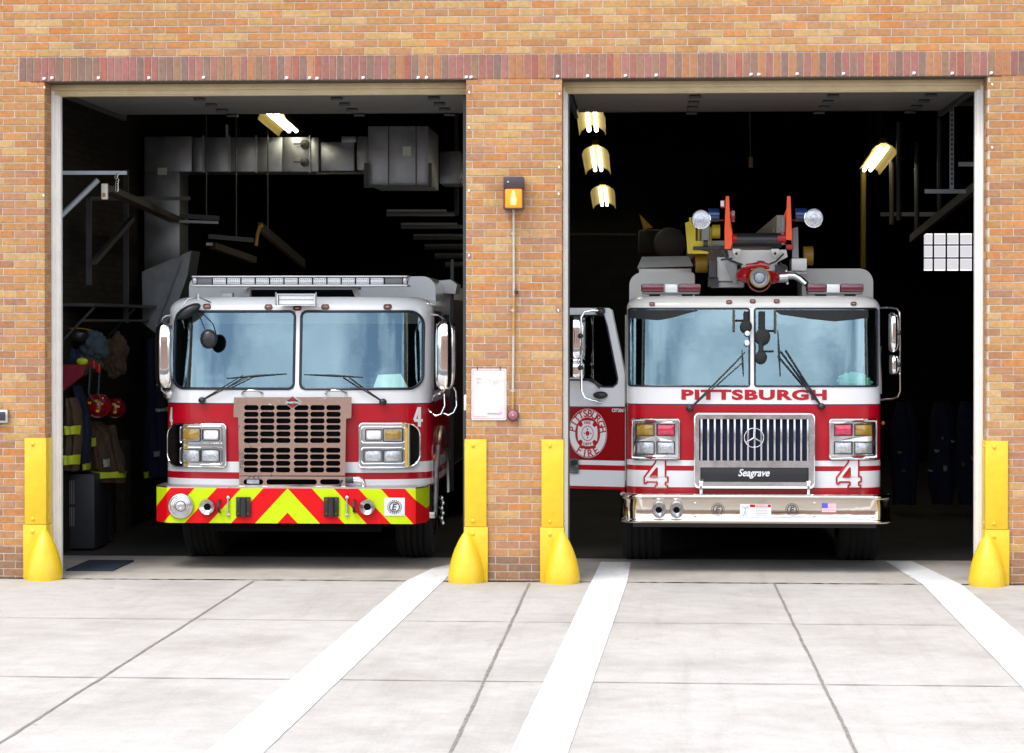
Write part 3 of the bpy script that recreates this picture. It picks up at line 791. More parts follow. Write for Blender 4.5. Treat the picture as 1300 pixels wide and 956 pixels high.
mb = MB('steel_pipe'); mb.obox(P(228, 281, 5), P(277, 282.5, 5), .03, .03); mb.obox(P(262, 310, 5), P(270, 310, 5), .03, .03); mb.build('rail', t)
mb = MB('brown_paint'); mb.obox(P(270, 312, 5), P(322, 330, 5.6), .09, .07); mb.obox(P(330, 288, 5.2), P(385, 335, 7.5), .05, .1); mb.build('link', t)
mb = MB('dim_yellow'); mb.tube([P(325, 312, 5), P(327, 297, 5), P(330, 288, 5), P(334, 286, 5)], .02, 8); mb.build('loop', t)
for (px, py) in ((262, 275), (300, 303), (340, 300)): mb = MB('dim_pipe'); q = P(px, py, 5.05); mb.tube([q, Vector((q.x, q.y, 5.69))], .008, 6); mb.build('hanging_rod', t)
# wall shelf and gear rack
t = thing('gear_rack', P(80, 380, 3), 'dark metal coat rack with a shelf on the left side wall', 'rack')
XW = -5.72
mb = MB('dim_pipe'); mb.box((XW, 2.2, 2.42), (XW + .32, 6.0, 2.45)); mb.build('shelf', t)
mb = MB('dim_pipe'); mb.tube([(XW + .22, 2.2, 2.28), (XW + .22, 6.0, 2.28)], .015, 8); mb.build('rail', t)
for y in (2.3, 4.1, 5.9): mb = MB('dim_pipe'); mb.obox((XW, y, 2.1), (XW + .30, y, 2.41), .03, .02); mb.build('bracket', t)

def cloth_block(mb, outline, Y, th, seg=10, rip=.02, sd=0):
    # a hanging cloth: outline rows [(pxl, pxr, py)] -> rounded, folded sleeve of cloth with depth
    rnd = random.Random(sd); rows = []; n = 28; ph = rnd.uniform(0, 6)
    R = []
    for (a, b) in zip(outline, outline[1:]):
        for j in range(5): u = j / 5; R.append(tuple(a[q] * (1 - u) + b[q] * u for q in range(3)))
    R.append(outline[-1])
    for i, (l, r, y) in enumerate(R):
        a, b = P(l, y, Y), P(r, y, Y); c = (a + b) / 2; hw = (b.x - a.x) / 2; row = []
        for k in range(n):
            t_ = 2 * PI * k / n; f = 1 + rip * 9 * math.sin(6 * t_ + ph + i * .12) + rip * 5 * math.sin(11 * t_ - ph + i * .3)
            row.append((c.x + hw * math.cos(t_) * (1 + 3 * rip * math.sin(i * .7 + ph)), Y - th * .5 * math.sin(t_) * f, c.z + .004 * math.sin(3 * t_ + i)))
        rows.append(row)
    mb.grid(rows, closed=True); top = [v for v in mb.bm.verts]; return mb
def coat(label, Y, body, bands, m='tan_cloth', sleeves=(), sd=0, grp='turnout coats hung on the rack'):
    c = P((body[0][0] + body[0][1]) / 2, body[-1][2], Y)
    t = thing('turnout_coat', c, label, 'coat', grp)
    mb = MB(m); cloth_block(mb, body, Y, .22, sd=sd); mb.build('body', t, smooth=60)
    for i, s in enumerate(sleeves):
        mb = MB(m); cloth_block(mb, s, Y - .06, .13, sd=sd + i + 1); mb.build('sleeve', t, smooth=60)
    for (l, r, y0, y1, mm) in bands:
        mb = MB(mm); w = abs(y1 - y0)
        cloth_block(mb, [(l, r, y0), (l, r, y1)], Y - .02, .30, rip=.008, sd=sd); mb.build('reflective_band', t, smooth=60)
    return t
coat('tan turnout coat with two wide yellow bands, nearest the door frame', 2.3, [(84, 96, 505), (80, 104, 520), (78, 104, 560), (76, 101, 597)], [(80, 103, 540, 551, 'reflective'), (77.5, 101.5, 577, 589, 'reflective')], sd=3)
coat('navy coat hanging between the two tan turnout coats', 2.6, [(88, 104, 490), (92, 114, 520), (100, 116, 560), (100, 113, 590)], [(107, 113, 588, 596, 'reflective')], 'navy_cloth', sd=5)
coat('tan turnout coat with silver tape cuffs and lettered yellow hem band', 2.9, [(112, 128, 535), (113, 146, 550), (114, 158, 585), (116, 161, 612)],
     [(116, 160, 598, 606, 'reflective'), (118, 126, 555, 566, 'reflective'), (133, 142, 582, 592, 'silver_tape')], sleeves=([(116, 124, 540), (118, 127, 570), (121, 130, 595)], [(136, 147, 540), (143, 153, 575), (148, 160, 600)]), sd=8)
for (px, py, sd, lb) in ((124, 515, 1, 'red fire helmet with yellow reflective patches hanging on the coats'), (146, 518, 2, 'dark red fire helmet hanging right of the brighter red helmet')):
    q = P(px, py, 2.6 + .4 * sd - .4); R = .105 if sd == 1 else .085
    t = thing('fire_helmet', q - Vector((0, 0, R)), lb, 'helmet', 'fire helmets hung with the coats')
    mb = MB('helmet_red' if sd == 1 else 'deep_red_paint'); mb.ball(q, R, (1, .9, 1.0)); mb.build('shell', t)
    mb = MB('helmet_red' if sd == 1 else 'deep_red_paint'); mb.lathe([(R * .95, 0), (R * 1.2, .01), (R * 1.22, .0), (R * .95, -.012)], q + Vector((0, .02, 0)), (.2, -1, -.3)); mb.build('brim', t)
    for (dx, dz) in ((-.06, .03), (.01, .05), (.06, .02), (.02, -.05)):
        mb = MB('reflective'); p = q + Vector((dx * R / .105, -R * .78, dz * R / .105)); mb.box(p - Vector((.016, .012, .012)), p + Vector((.016, .0, .012)), .004); mb.build('patch', t)
# helmets / bags on the shelf, straps
q = P(97, 425, 2.6); t = thing('black_helmet', q - Vector((0, 0, .08)), 'black helmet with a yellow rim on top of the gear pile', 'helmet')
mb = MB('black_plastic'); mb.ball(q, .10, (1.3, 1, .8)); mb.build('shell', t)
mb = MB('dim_yellow'); mb.tube([q + Vector((.14 * math.cos(a), -.105 * abs(math.sin(a)) - .01, .045 + .02 * math.sin(a))) for a in [math.radians(180 - 18 * k) for k in range(11)]], .006, 6); mb.build('rim', t)
for (px, py, r, sc, m_, lb, Y) in ((118, 440, .11, (1.1, .9, 1.3), 'denim', 'grey blue bundle of cloth above the red helmets', 2.7), (108, 462, .12, (1.2, .8, .9), 'tan_cloth', 'tan cloth bundle under the black helmet', 2.7),
                                (147, 450, .15, (.75, .8, 1.4), 'tan_cloth', 'tan hood hanging right of the grey blue bundle', 3.4), (91, 458, .09, (1, 1, 1.2), 'navy_cloth', 'dark cloth bundle left of the tan bundle', 2.6)):
    mb = MB(m_); q = P(px, py, Y); mb.ball(q, r, sc, 56, 40)
    for v in mb.bm.verts:
        d = v.co - q; v.co = q + d * (1 + .45 * noise.noise(d * 9 + Vector((px, 0, 0))) + .35 * abs(noise.noise(Vector((d.x * 28, d.y * 28, d.z * 12 + px)))))
    mb.build('cloth_bundle', label=lb, cat='cloth', smooth=60)
mb = MB('red_cloth'); cloth_block(mb, [(70, 112, 463), (72, 106, 476), (74, 92, 488), (75, 82, 496)], 2.2, .06, sd=12); mb.build('red_flag_cloth', label='plain red cloth hanging beside the left door jamb', cat='cloth', smooth=60)
mb = MB('reflective'); q = P(104, 459, 2.45); mb.ball(q, .05, (1.2, .6, .8)); mb.build('yellow_pouch', label='small bright yellow pouch on the pile above the red helmet', cat='pouch')
for k, (px, lb) in enumerate(((115, 'left of the two blue hanging straps above the red helmet'), (127, 'right of the two blue hanging straps above the red helmet'))):
    mb = MB('denim'); mb.obox(P(px, 466, 2.4), P(px - 2, 500, 2.4), .05, .008); mb.obox(P(px - 2, 500, 2.4), P(px + 5, 510, 2.4), .045, .008); mb.build('harness_strap', label=lb, cat='strap', group='blue harness straps')
for k, (px, lb) in enumerate(((115, 'upper red buckle over the blue straps'), (122, 'lower red buckle over the blue straps'))):
    mb = MB('bright_red'); mb.pbox(px, 458 + 4 * k, px + 5, 468 + 5 * k, 2.36, .02, .006); mb.build('strap_buckle', label=lb, cat='buckle', group='red buckles')
# cabinet under coats
t = thing('louvred_cabinet', P(97, 690, 2.6), 'dark louvred metal cabinet standing under the hanging coats', 'cabinet')
mb = MB('dark_grey'); a, b = P(76, 602, 2.5), P(120, 672, 2.5); mb.box((a.x, 2.5, 0.02), (b.x, 3.1, a.z), .01); mb.build('body', t)
mb = MB('grey_paint')
for k in range(6): mb.pbox(79 + k * 2.8, 610, 80.2 + k * 2.8, 640, 2.49, .02); mb.pbox(79 + k * 2.8, 644, 80.2 + k * 2.8, 668, 2.49, .02)
mb.build('louvre', t)
t = thing('red_cloth_bin', P(115, 690, 3), 'grey ribbed bin right of the louvred cabinet under the coats', 'bin')
mb = MB('dark_grey'); q = P(112, 600, 3.4); prof = [(.17 + .004 * (k % 2), .02 + k * .035) for k in range(24)]; mb.lathe([(0, .02)] + prof + [(.15, .86)], (q.x + .08, 3.4, 0), (0, 0, 1), 40); mb.build('body', t)
t.name = 'ribbed_bin'
mb = MB('inner_brick'); mb.box((P(140, 600, 4.5).x, 4.5, 0), (P(158, 600, 4.5).x, 4.8, P(150, 560, 4.5).z)); mb.build('brick_pilaster', label='low brick pilaster behind the lettered turnout coat', cat='pilaster')
mb = MB('mat_blue'); g0, g1 = G(84, 725), G(170, 713); mb.box((g0.x, g0.y, .001), (g1.x, g1.y, .016), .004); mb.build('floor_mat', label='dark blue rubber mat just inside the left doorway', cat='mat')
# coats deeper beside fire engine
coat('dark coat with pale yellow bands beside the left mirror of the fire engine', 5.2, [(186, 206, 430), (184, 210, 500), (182, 214, 605)], [(184, 192, 598, 606, 'reflective'), (196, 206, 572, 579, 'silver_tape'), (198, 214, 518, 522, 'silver_tape')], 'navy_cloth', sd=21, grp=None)

# ------------------------------------------------------------------ right bay fittings
for (x, y0, y1, Y, r, m_, lb) in ((1096, 214, 340, 9.4, .035, 'reflector', 'pale yellow upright pipe under the right ceiling light'), (1141, 155, 280, 6.0, .03, 'dim_pipe', 'grey upright pipe first right of the right ceiling light'),
                               (1164, 180, 300, 7.0, .03, 'dim_pipe', 'grey upright pipe second right of the right ceiling light'), (1193, 150, 270, 6.0, .03, 'dim_pipe', 'grey upright pipe third right of the right ceiling light'),
                               (1132, 190, 285, 7.5, .03, 'brown_paint', 'brown upright pipe just beside the right ceiling light')):
    pipe('upright_pipe', ((x, y0, Y), (x, y1, Y)), r, m_, lb, 'pipe')
t = thing('slotted_strut', P(1208, 240, 3), 'slotted steel strut hanging at the right of the right doorway', 'strut')
a, b = P(1206, 135, 3), P(1211, 240, 3); mb = MB('steel_pipe'); mb.box((a.x, 3, b.z), (b.x, 3.03, a.z)); mb.build('channel', t)
for k in range(16): mb = MB('dark_void'); q = P(1208.5, 140 + k * 6.2, 2.998); mb.box((q.x - .007, 2.994, q.z - .014), (q.x + .007, 2.9985, q.z + .014)); mb.build('slot', t)
for (x0, x1, y, Y, lb) in ((1174, 1250, 243, 3.2, 'lower pale horizontal rail at the right of the right bay'), (1217, 1250, 208.5, 2.6, 'upper short pale horizontal rail beside the right door frame'), (1212, 1250, 132, 3.0, 'topmost dim horizontal rail beside the right door frame')):
    mb = MB('steel_pipe' if y > 150 else 'dim_pipe'); mb.obox(P(x0, y, Y), P(x1, y, Y), .04, .04); mb.build('wall_rail', label=lb, cat='rail')
mb = MB('dim_pipe'); mb.obox(P(1158, 303, 7), P(1248, 230, 2.4), .06, .09); mb.build('door_track_brace', label='long sloping steel brace at the right of the right bay', cat='brace')
mb = MB('dim_pipe'); mb.obox(P(1120, 272, 9), P(1200, 272, 7), .05, .05); mb.build('cross_rail', label='dim level rail joining the upright pipes at the right', cat='rail')
pipe('wall_pipe', ((716, 297, 12), (808, 298, 12)), .02, 'dim_pipe', 'thin level pipe left of the ladder tip at the back of the right bay', 'pipe')
t = thing('pull_tag', P(953, 214, 3), 'small tan tag hanging on a cord at the top of the right bay', 'tag')
mb = MB('tan_cloth'); mb.pbox(950.5, 199, 956, 213, 3, .012, .003); mb.build('tag', t)
mb = MB('dim_pipe'); mb.tube([P(953, 199, 3.005), P(952, 160, 3.005), P(952, 130, 3.005)], .004, 6); mb.build('cord', t)
t = thing('hose_reel', P(845, 325, 9), 'dark round reel with a yellow wedge behind the ladder truck cab', 'reel')
q = P(850, 309, 9); mb = MB('dark_grey'); mb.lathe([(.10, -.02), (.20, 0), (.20, .03), (.16, .05), (.06, .05), (0, .06)], q, seg=36); mb.build('drum', t)
mb = MB('inner_dark'); mb.pbox(810, 291, 866, 324, 9.1, .4, .05); mb.build('case', t)
mb = MB('dim_yellow'); mb.prism([P(812, 272, 9.05), P(829, 289, 9.05), P(817, 291, 9.05)], (0, .03, 0)); mb.build('wedge', t)
for i, (px, lb) in enumerate(((1150, 'dark turnout coat with silver tape nearest the ladder truck at the back'), (1198, 'dark turnout coat with silver tape cuffs in the middle of the back row'), (1232, 'dark turnout coat with yellow tape by the right door frame'))):
    bands = {0: [(1138, 1144, 572, 575, 'silver_tape'), (1143, 1149, 595, 598, 'silver_tape')], 1: [(1185, 1192, 570, 573, 'silver_tape'), (1194, 1197, 554, 557, 'silver_tape'), (1206, 1211, 558.5, 561, 'silver_tape'), (1196, 1202, 590, 597, 'silver_tape'), (1178, 1184, 595.5, 598, 'silver_tape')], 2: [(1219, 1224, 586, 591, 'dim_yellow'), (1231, 1235, 578, 583, 'dim_yellow')]}[i]
    coat(lb, 7.5, [(px - 12, px + 6, 510), (px - 18, px + 14, 540), (px - 20, px + 16, 600), (px - 16, px + 12, 640)], bands, 'navy_cloth', sd=30 + i, grp='turnout coats at the back of the right bay')

# ================================================================== TRUCKS
class Cab:
    def __init__(s, xl, xr, Yf, A, n, zb, zt, lean, zl, rt, py=550):
        s.xl_px, s.xr_px = xl, xr
        a, b = P(xl, py, Yf + A), P(xr, py, Yf + A * .8); s.xc = (a.x + b.x) / 2; s.W = (b.x - a.x) / 2
        s.Yf, s.A, s.n, s.zb, s.zt, s.lean, s.zl, s.rt = Yf, A, n, zb, zt, lean, zl, rt
    def hw(s, z):
        u = max(0, (z - (s.zt - s.rt)) / s.rt); return s.W - s.rt * 1.2 * (1 - math.sqrt(max(0, 1 - min(1, u) ** 2)))
    def yo(s, z):
        u = max(0, (z - (s.zt - s.rt)) / s.rt)
        return max(0, z - s.zl) * s.lean + s.rt * 1.1 * (1 - math.sqrt(max(0, 1 - min(1, u) ** 2)))
    def y(s, x, z):
        t = min(1, abs(x - s.xc) / s.hw(z)); return s.Yf + s.yo(z) + s.A * (1 - (1 - t ** s.n) ** (1 / s.n))
    def S(s, x, z, off=0):
        e = .002; p = Vector((x, s.y(x, z), z))
        if not off: return p
        xa, xb = max(x - e, s.xc - s.W * .9995), min(x + e, s.xc + s.W * .9995)
        tx = Vector((xb, s.y(xb, z), z)) - Vector((xa, s.y(xa, z), z)); tz = Vector((x, s.y(x, z + e), z + e)) - Vector((x, s.y(x, z - e), z - e))
        n = tx.cross(tz); n.normalize()
        if n.y > 0: n = -n
        return p + n * off
    def XZ(s, px, py):                    # surface coordinates seen at an image point
        y = s.Yf
        for _ in range(25):
            p = P(px, py, y); x = min(max(p.x, s.xc - s.W * .998), s.xc + s.W * .998); y = y * .5 + .5 * s.y(x, p.z)
        return x, p.z
    def at(s, px, py, off=0): return s.S(*s.XZ(px, py), off)
    def xs(s, n=48):
        return [math.sin(PI / 2 * math.sin(PI / 2 * (-1 + 2 * k / n))) for k in range(n + 1)]
    def shell(s, mb, bands, Yr, win):
        # bands: (z_low, z_high, material); win: dict(zb, zt, panes=[(x0,x1)...], r)
        fr = s.xs(64)
        def ringrow(z):
            h = s.hw(z); row = [Vector((s.xc - h, Yr, z))]
            row += [Vector((s.xc + h * u * .99999, s.y(s.xc + h * u * .99999, z), z)) for u in fr]
            row.append(Vector((s.xc + h, Yr, z))); return row
        for (z0, z1, m) in bands:
            mb.use(m)
            if z1 > z0 and win and z0 >= win['zb'] - 1e-4 and z1 <= win['zt'] + 1e-4: continue
            n = 1 if z1 < s.zt - s.rt else 10
            rows = [ringrow(z0 + (z1 - z0) * (math.sin(PI / 2 * k / n) if n > 1 else k / n)) for k in range(n + 1)]
            mb.grid(rows)
        # roof cap
        mb.use(bands[-1][2]); r = ringrow(bands[-1][1]); mb.face([mb.bm.verts.new(p) for p in r])
        # window band
        mb.use(win['mat']); zb, zt, r = win['zb'], win['zt'], win['r']
        for sg in (-1, 1):
            h = s.W; mb.grid([[Vector((s.xc + sg * h, Yr, z)), Vector((s.xc + sg * h, s.Yf + s.A + s.yo(z), z))] for z in (zb, zt)])
        edges = [s.xc - s.W] + [v for p in win['panes'] for v in p] + [s.xc + s.W]
        nz = 6
        for a, b in zip(edges[::2], edges[1::2]):
            xx = [a + (b - a) * k / 8 for k in range(9)]
            if a < s.xc - s.W * .99 or b > s.xc + s.W * .99: xx = [s.xc + s.W * math.copysign(1 - (1 - abs((x - s.xc) / s.W)) ** 1.0, x - s.xc) for x in xx]
            mb.grid([[s.S(x, zb + (zt - zb) * j / nz) for x in xx] for j in range(nz + 1)])
        for p in win['panes']:
            cols = s.cols(p[0], p[1], zb, zt, r)
            for lohi in (0, 1):
                rows = []
                for (x, lo, hi) in cols:
                    a, b = (zb, lo) if lohi == 0 else (hi, zt); rows.append([s.S(x, a), s.S(x, b)])
                mb.grid(rows)
    def cols(s, x0, x1, z0, z1, r, n=40):
        r = r if isinstance(r, (list, tuple)) else (r, r)
        out = []
        us = sorted({0, 1} | {k / n for k in range(n + 1)} | {r[0] * (1 - math.cos(PI / 2 * k / 8)) / (x1 - x0) for k in range(9)} | {1 - r[1] * (1 - math.cos(PI / 2 * k / 8)) / (x1 - x0) for k in range(9)})
        for u in us:
            x = x0 + (x1 - x0) * u; d = 0
            for (dx, rr) in ((x - x0, r[0]), (x1 - x, r[1])):
                if dx < rr: d = max(d, rr - math.sqrt(max(0, rr * rr - (rr - dx) ** 2)))
            out.append((x, z0 + d, z1 - d))
        return out
    def patch(s, mb, x0, x1, z0, z1, r, off, rows=8, n=40):
        mb.grid([[s.S(x, lo + (hi - lo) * j / rows, off) for j in range(rows + 1)] for (x, lo, hi) in s.cols(x0, x1, z0, z1, r, n)])
    def outline(s, x0, x1, z0, z1, r, off):
        c = s.cols(x0, x1, z0, z1, r, 24); pts = [s.S(x, hi, off) for (x, lo, hi) in c] + [s.S(x, lo, off) for (x, lo, hi) in reversed(c)]
        # vertical sides get their own points
        def side(a, b, n=8): return [a.lerp(b, k / n) for k in range(1, n)]
        up = [s.S(x, hi, off) for (x, lo, hi) in c]; dn = [s.S(x, lo, off) for (x, lo, hi) in reversed(c)]
        right = [s.S(c[-1][0], c[-1][2] + (c[-1][1] - c[-1][2]) * k / 8, off) for k in range(1, 8)]
        left = [s.S(c[0][0], c[0][1] + (c[0][2] - c[0][1]) * k / 8, off) for k in range(1, 8)]
        return up + right + dn + left
    def drape(s, mb, me, x, z, off):
        return mb.mesh(me, lambda c: s.S(x + c.x, z + c.y, off + c.z))

def clean(pts, e=.0015):
    out = []
    for p in pts:
        if not out or (p - out[-1]).length > e: out.append(p)
    if (out[0] - out[-1]).length < e: out.pop()
    return out

def lampcell(parent, c, px0, py0, px1, py1, lens, out, frame='black_plastic', r=.012, name='headlight'):
    x0, z0 = c.XZ(px0, py1); x1, z1 = c.XZ(px1, py0)
    mb = MB(frame); me = curve_mesh([rrect(x0 - .008, z0 - .008, x1 + .008, z1 + .008, r), rrect(x0, z0, x1, z1, r * .7)], .008); c.drape(mb, me, 0, 0, out)
    ob = mb.build(name, parent)
    mb = MB(lens); rows = []
    for j in range(9):
        v = j / 8; rows.append([c.S(x0 + (x1 - x0) * k / 8, z0 + (z1 - z0) * v, out - .004 + .012 * (1 - (2 * k / 8 - 1) ** 2) * (1 - (2 * v - 1) ** 2)) for k in range(9)])
    mb.grid(rows); mb.build('lens', ob)
    return ob

def marker(parent, c, px, py, w=5, h=3.2, ring='black_plastic'):
    x, z = c.XZ(px, py); r = w / 140
    mb = MB(ring); me = curve_mesh([rrect(x - r, z - r * .58, x + r, z + r * .58, r * .56)], .006); c.drape(mb, me, 0, 0, .004)
    ob = mb.build('marker_light', parent)
    mb = MB('marker_lens'); p = c.S(x, z, .008); mb.ball(p, r * .7, (1, .4, .48), 14, 8); mb.build('lens', ob)

def wiper(parent, c, piv, tips, blade, off=.05):
    mb = MB('black_plastic'); p = c.at(*piv, .03); mb.ball(p, .03, (1.2, 1, 1)); 
    ob = mb.build('wiper', parent)
    for t_ in tips:
        mb = MB('black_plastic'); q = c.at(*t_, off); mb.tube([p, p.lerp(q, .5) + Vector((0, -.02, 0)), q], [.009, .006, .005], 6); mb.build('wiper_arm', ob)
    mb = MB('black_rubber'); a, b = c.at(*blade[0], .014), c.at(*blade[1], .014); m_ = (a + b) / 2 + Vector((0, -.012, .004))
    mb.tube([a, m_, b], [.004, .010, .004], 6); mb.tube([a + Vector((0, .004, 0)), b + Vector((0, .004, 0))], .004, 6); mb.build('wiper_blade', ob)

def wheel(parent, x, y, R=.52, w=.33, sx=1):
    mb = MB('tyre'); prof = [(R * .60, -w / 2), (R * .94, -w / 2), (R, -w / 2 + .04)]
    for k in range(5): zz = -w / 2 + .05 + k * (w - .1) / 4; prof += [(R, zz), (R, zz + .028), (R - .014, zz + .032), (R - .014, zz + .04)]
    prof += [(R, w / 2 - .04), (R * .94, w / 2), (R * .6, w / 2)]
    mb.lathe(prof, (x, y, R), (1, 0, 0), 48); ob = mb.build('wheel', parent)
    mb = MB('brushed'); mb.lathe([(R * .6, -w / 2 + .01), (R * .6, w / 2 - .01), (R * .5, w / 2 - .03), (R * .3, w / 2 - .08), (R * .16, w / 2 - .02), (0, w / 2)], (x, y, R), (sx, 0, 0), 32); mb.build('rim', ob)

def interior(t, c, zb, zt, Yr):
    W = c.W - .05
    mb = MB('interior_dark'); y0 = c.Yf + c.A + .05
    mb.box((c.xc - W, Yr - .5, zb - .5), (c.xc + W, Yr - .45, zt + .05)); mb.box((c.xc - W - .02, y0, zb - .5), (c.xc - W, Yr - .5, zt + .05)); mb.box((c.xc + W, y0, zb - .5), (c.xc + W + .02, Yr - .5, zt + .05))
    mb.box((c.xc - W, y0, zb - .52), (c.xc + W, Yr - .5, zb - .5)); mb.box((c.xc - W, y0 + .1, zt + .04), (c.xc + W, Yr - .5, zt + .06)); mb.build('cab_lining', t)
    mb = MB('black_plastic'); rows = []
    for (dy, dz) in ((.02, -.05), (.10, .0), (.30, .015), (.45, -.02), (.5, -.2)): rows.append([Vector((x, c.y(x, zb) + dy + .01, zb - .02 + dz)) for x in [c.xc + W * u for u in [k / 12 - 1 for k in range(25)]]])
    mb.grid(rows); mb.build('dashboard', t)
    for sx in (-.62, .62):
        mb = MB('seat_fabric'); y = c.Yf + 1.15; mb.box((c.xc + sx - .25, y, zb - .45), (c.xc + sx + .25, y + .14, zb + .35), .05); mb.box((c.xc + sx - .14, y, zb + .37), (c.xc + sx + .14, y + .1, zb + .55), .04); mb.build('seat', t)
    mb = MB('black_plastic'); q = Vector((c.xc + .55, c.Yf + .72, zb + .02)); pts = [q + Vector((.23 * math.cos(a), .1 * math.sin(a), .2 * math.sin(a))) for a in [2 * PI * k / 24 for k in range(24)]]
    mb.tube(pts, .014, 8, closed=True); mb.obox(q - Vector((.22, 0, 0)), q + Vector((.22, 0, 0)), .03, .015); mb.build('steering_wheel', t)

def horn(parent, p, r, m='dull_chrome', deep=.12):
    mb = MB(m); mb.lathe([(r * 1.0, 0), (r * 1.06, .03), (r * 1.0, .042), (r * .90, .036), (r * .6, .018), (r * .4, .008), (r * .3, .004), (0, .004)], p, seg=36); ob = mb.build('air_horn', parent)
    mb = MB('dark_void'); mb.lathe([(r * .46, .013), (r * .44, .0135), (0, .0135)], p, seg=20); mb.build('throat', ob)

def logo_ring(parent, p, r, back=None):
    ob = None
    if back:
        mb = MB('sticker_white'); mb.box((p.x - back[0], p.y - .0, p.z - back[1]), (p.x + back[0], p.y + .004, p.z + back[1]), .004); ob = mb.build('badge_plate', parent); p = p - Vector((0, .0015, 0))
    mb = MB('dark_grey')
    for k in range(20):
        a = 2 * PI * k / 20; q = p + Vector((r * math.cos(a), 0, r * .95 * math.sin(a))); mb.lathe([(r * .10, 0), (r * .10, .002), (0, .002)], q, seg=6)
    pts = [p + Vector((r * .72 * math.cos(2 * PI * k / 32), 0, r * .72 * math.sin(2 * PI * k / 32))) for k in range(32)]; mb.tube(pts, r * .085, 6, closed=True)
    me = text_mesh('E', r * 1.35, .001, r * .03, .2); mb.mesh(me, lambda c_: (p.x + c_.x, p.y - .001 + c_.z, p.z + c_.y)); mb.build('round_badge', ob or parent)

# ------------------------------------------------------------------ LEFT: fire engine
Yb = .75; Yc = 1.0
def cabz(py, px=380, Y=Yc): return P(px, py, Y).z
C1 = Cab(215.5, 549, Yc, .42, 3.3, cabz(618), cabz(377, Y=1.35), .13, cabz(498), .13)
FE = thing('fire_engine', (C1.xc, Yc, 0), 'red and white fire engine with chevron bumper parked in the left bay', 'fire truck', 'fire trucks parked in the bays')
def XZ1(px, py): return C1.XZ(px, py)
zwt = XZ1(380, 394.5)[1]; zwb = XZ1(380, 494.5)[1]
pl0, pl1 = XZ1(221, 445)[0], XZ1(374.5, 445)[0]; pr0, pr1 = XZ1(381, 445)[0], XZ1(538.5, 445)[0]
win1 = dict(zb=zwb, zt=zwt, panes=[(pl0, pl1), (pr0, pr1)], r=(.06, .10), mat='white_paint')
Z = lambda py: XZ1(380, py)[1]
B1 = [(Z(618), Z(616), 'red_paint'), (Z(616), Z(608.5), 'white_paint'), (Z(608.5), Z(600), 'red_paint'), (Z(600), Z(586.5), 'white_paint'), (Z(586.5), Z(513.5), 'red_paint'), (Z(513.5), Z(512), 'stripe_line'), (Z(512), zwb, 'white_paint'), (zwb, zwt, 'white_paint'), (zwt, C1.zt - .0005, 'white_paint')]
mb = MB('white_paint'); C1.shell(mb, B1, 3.3, win1); mb.build('cab_body', FE, smooth=40)
interior(FE, C1, zwb, zwt, 3.25)
for (a, b, rr) in ((pl0, pl1, (.11, .055)), (pr0, pr1, (.055, .13))):
    mb = MB('windscreen'); C1.patch(mb, a + .008, b - .008, zwb + .008, zwt - .008, rr, -.004, 14, 50); w_ = mb.build('windscreen', FE, smooth=180)
    mb = MB('gasket'); mb.tube(clean(C1.outline(a + .006, b - .006, zwb + .006, zwt - .006, rr, .002)), .0125, 8, closed=True); mb.build('gasket', w_)
    mb = MB('white_paint')   # fill the corners between the hole and the rounded gasket
    cs = C1.cols(a, b, zwb, zwt, rr)
    for k in (0, 1): mb.grid([[C1.S(x, zwb if k == 0 else hi), C1.S(x, lo if k == 0 else zwt)] for (x, lo, hi) in cs])
    mb.build('corner_trim', w_)
for px in ((263, 389.5), (341, 390), (377.5, 391.5), (413, 390), (492, 390)): marker(FE, C1, *px, w=5.4)
# number fours
def ribbon(mb, c, p, q, w, n=10):
    # flat tape stroke on the cab skin between two surface points given as (x, z)
    dx, dz = q[0] - p[0], q[1] - p[1]; l = math.hypot(dx, dz); nx, nz = -dz / l * w / 2, dx / l * w / 2; rows = []
    for k in range(n + 1):
        u = k / n; x, z = p[0] + dx * u, p[1] + dz * u; rows.append([c.S(x + nx * s_, z + nz * s_, .004) for s_ in (-1, -.33, .33, 1)])
    mb.grid(rows)
for (xa_, xb_) in ((525, 536.5), (216.2, 219.6)):
    mb = MB('sticker_white'); q = lambda u, v: C1.XZ(xa_ + (xb_ - xa_) * u, 516.8 + 25 * v); k_ = .9 if xb_ > 300 else .45
    ribbon(mb, C1, q(.62, 0), q(.62, 1), .030 * k_); ribbon(mb, C1, q(.05, .68), q(1.0, .68), .026); ribbon(mb, C1, q(.56, .02), q(.08, .66), .026 * k_)
    mb.build('number_four', FE, smooth=0, fix=False)
# grille
def g1(px, py): p = P(px, py, Yc - .07); return p.x, p.z
gy = Yc - .075
lean = .05
zg0 = g1(370, 560)[1]
def gmap(c): return (c.x, gy + c.z + (c.y - zg0) * lean, c.y)
A_ = [(297, 504.5), (446.5, 504), (446, 530.5), (439.5, 531.5), (438.5, 603.5), (304.5, 603.5), (302.5, 530), (296.5, 529.5)]
outer = [g1(*p) for p in A_][::-1]
holes = []
for x0 in (310, 330.4, 350.8, 373.5, 394, 414.3):
    for y0 in (514.3, 522.7, 531, 539.3, 547.6, 555.8, 568.2, 576.5, 584.7, 593):
        a, b = g1(x0, y0), g1(x0 + 18.3, y0 + 6.5); holes.append(rrect(a[0], b[1], b[0], a[1], .022)[::-1])
mb = MB('wavy_chrome'); me = curve_mesh([outer] + holes, .012); mb.mesh(me, gmap); gr = mb.build('grille', FE)
mb = MB('dark_void'); a, b = g1(305, 510), g1(437, 618); mb.box((a[0], Yc - .012, b[1]), (b[0], Yc - .022, a[1]))
mb.box((a[0], Yc - .06, b[1]), (a[0] + .01, Yc - .0225, a[1])); mb.box((b[0] - .01, Yc - .06, b[1]), (b[0], Yc - .0225, a[1])); mb.build('grille_backing', gr)
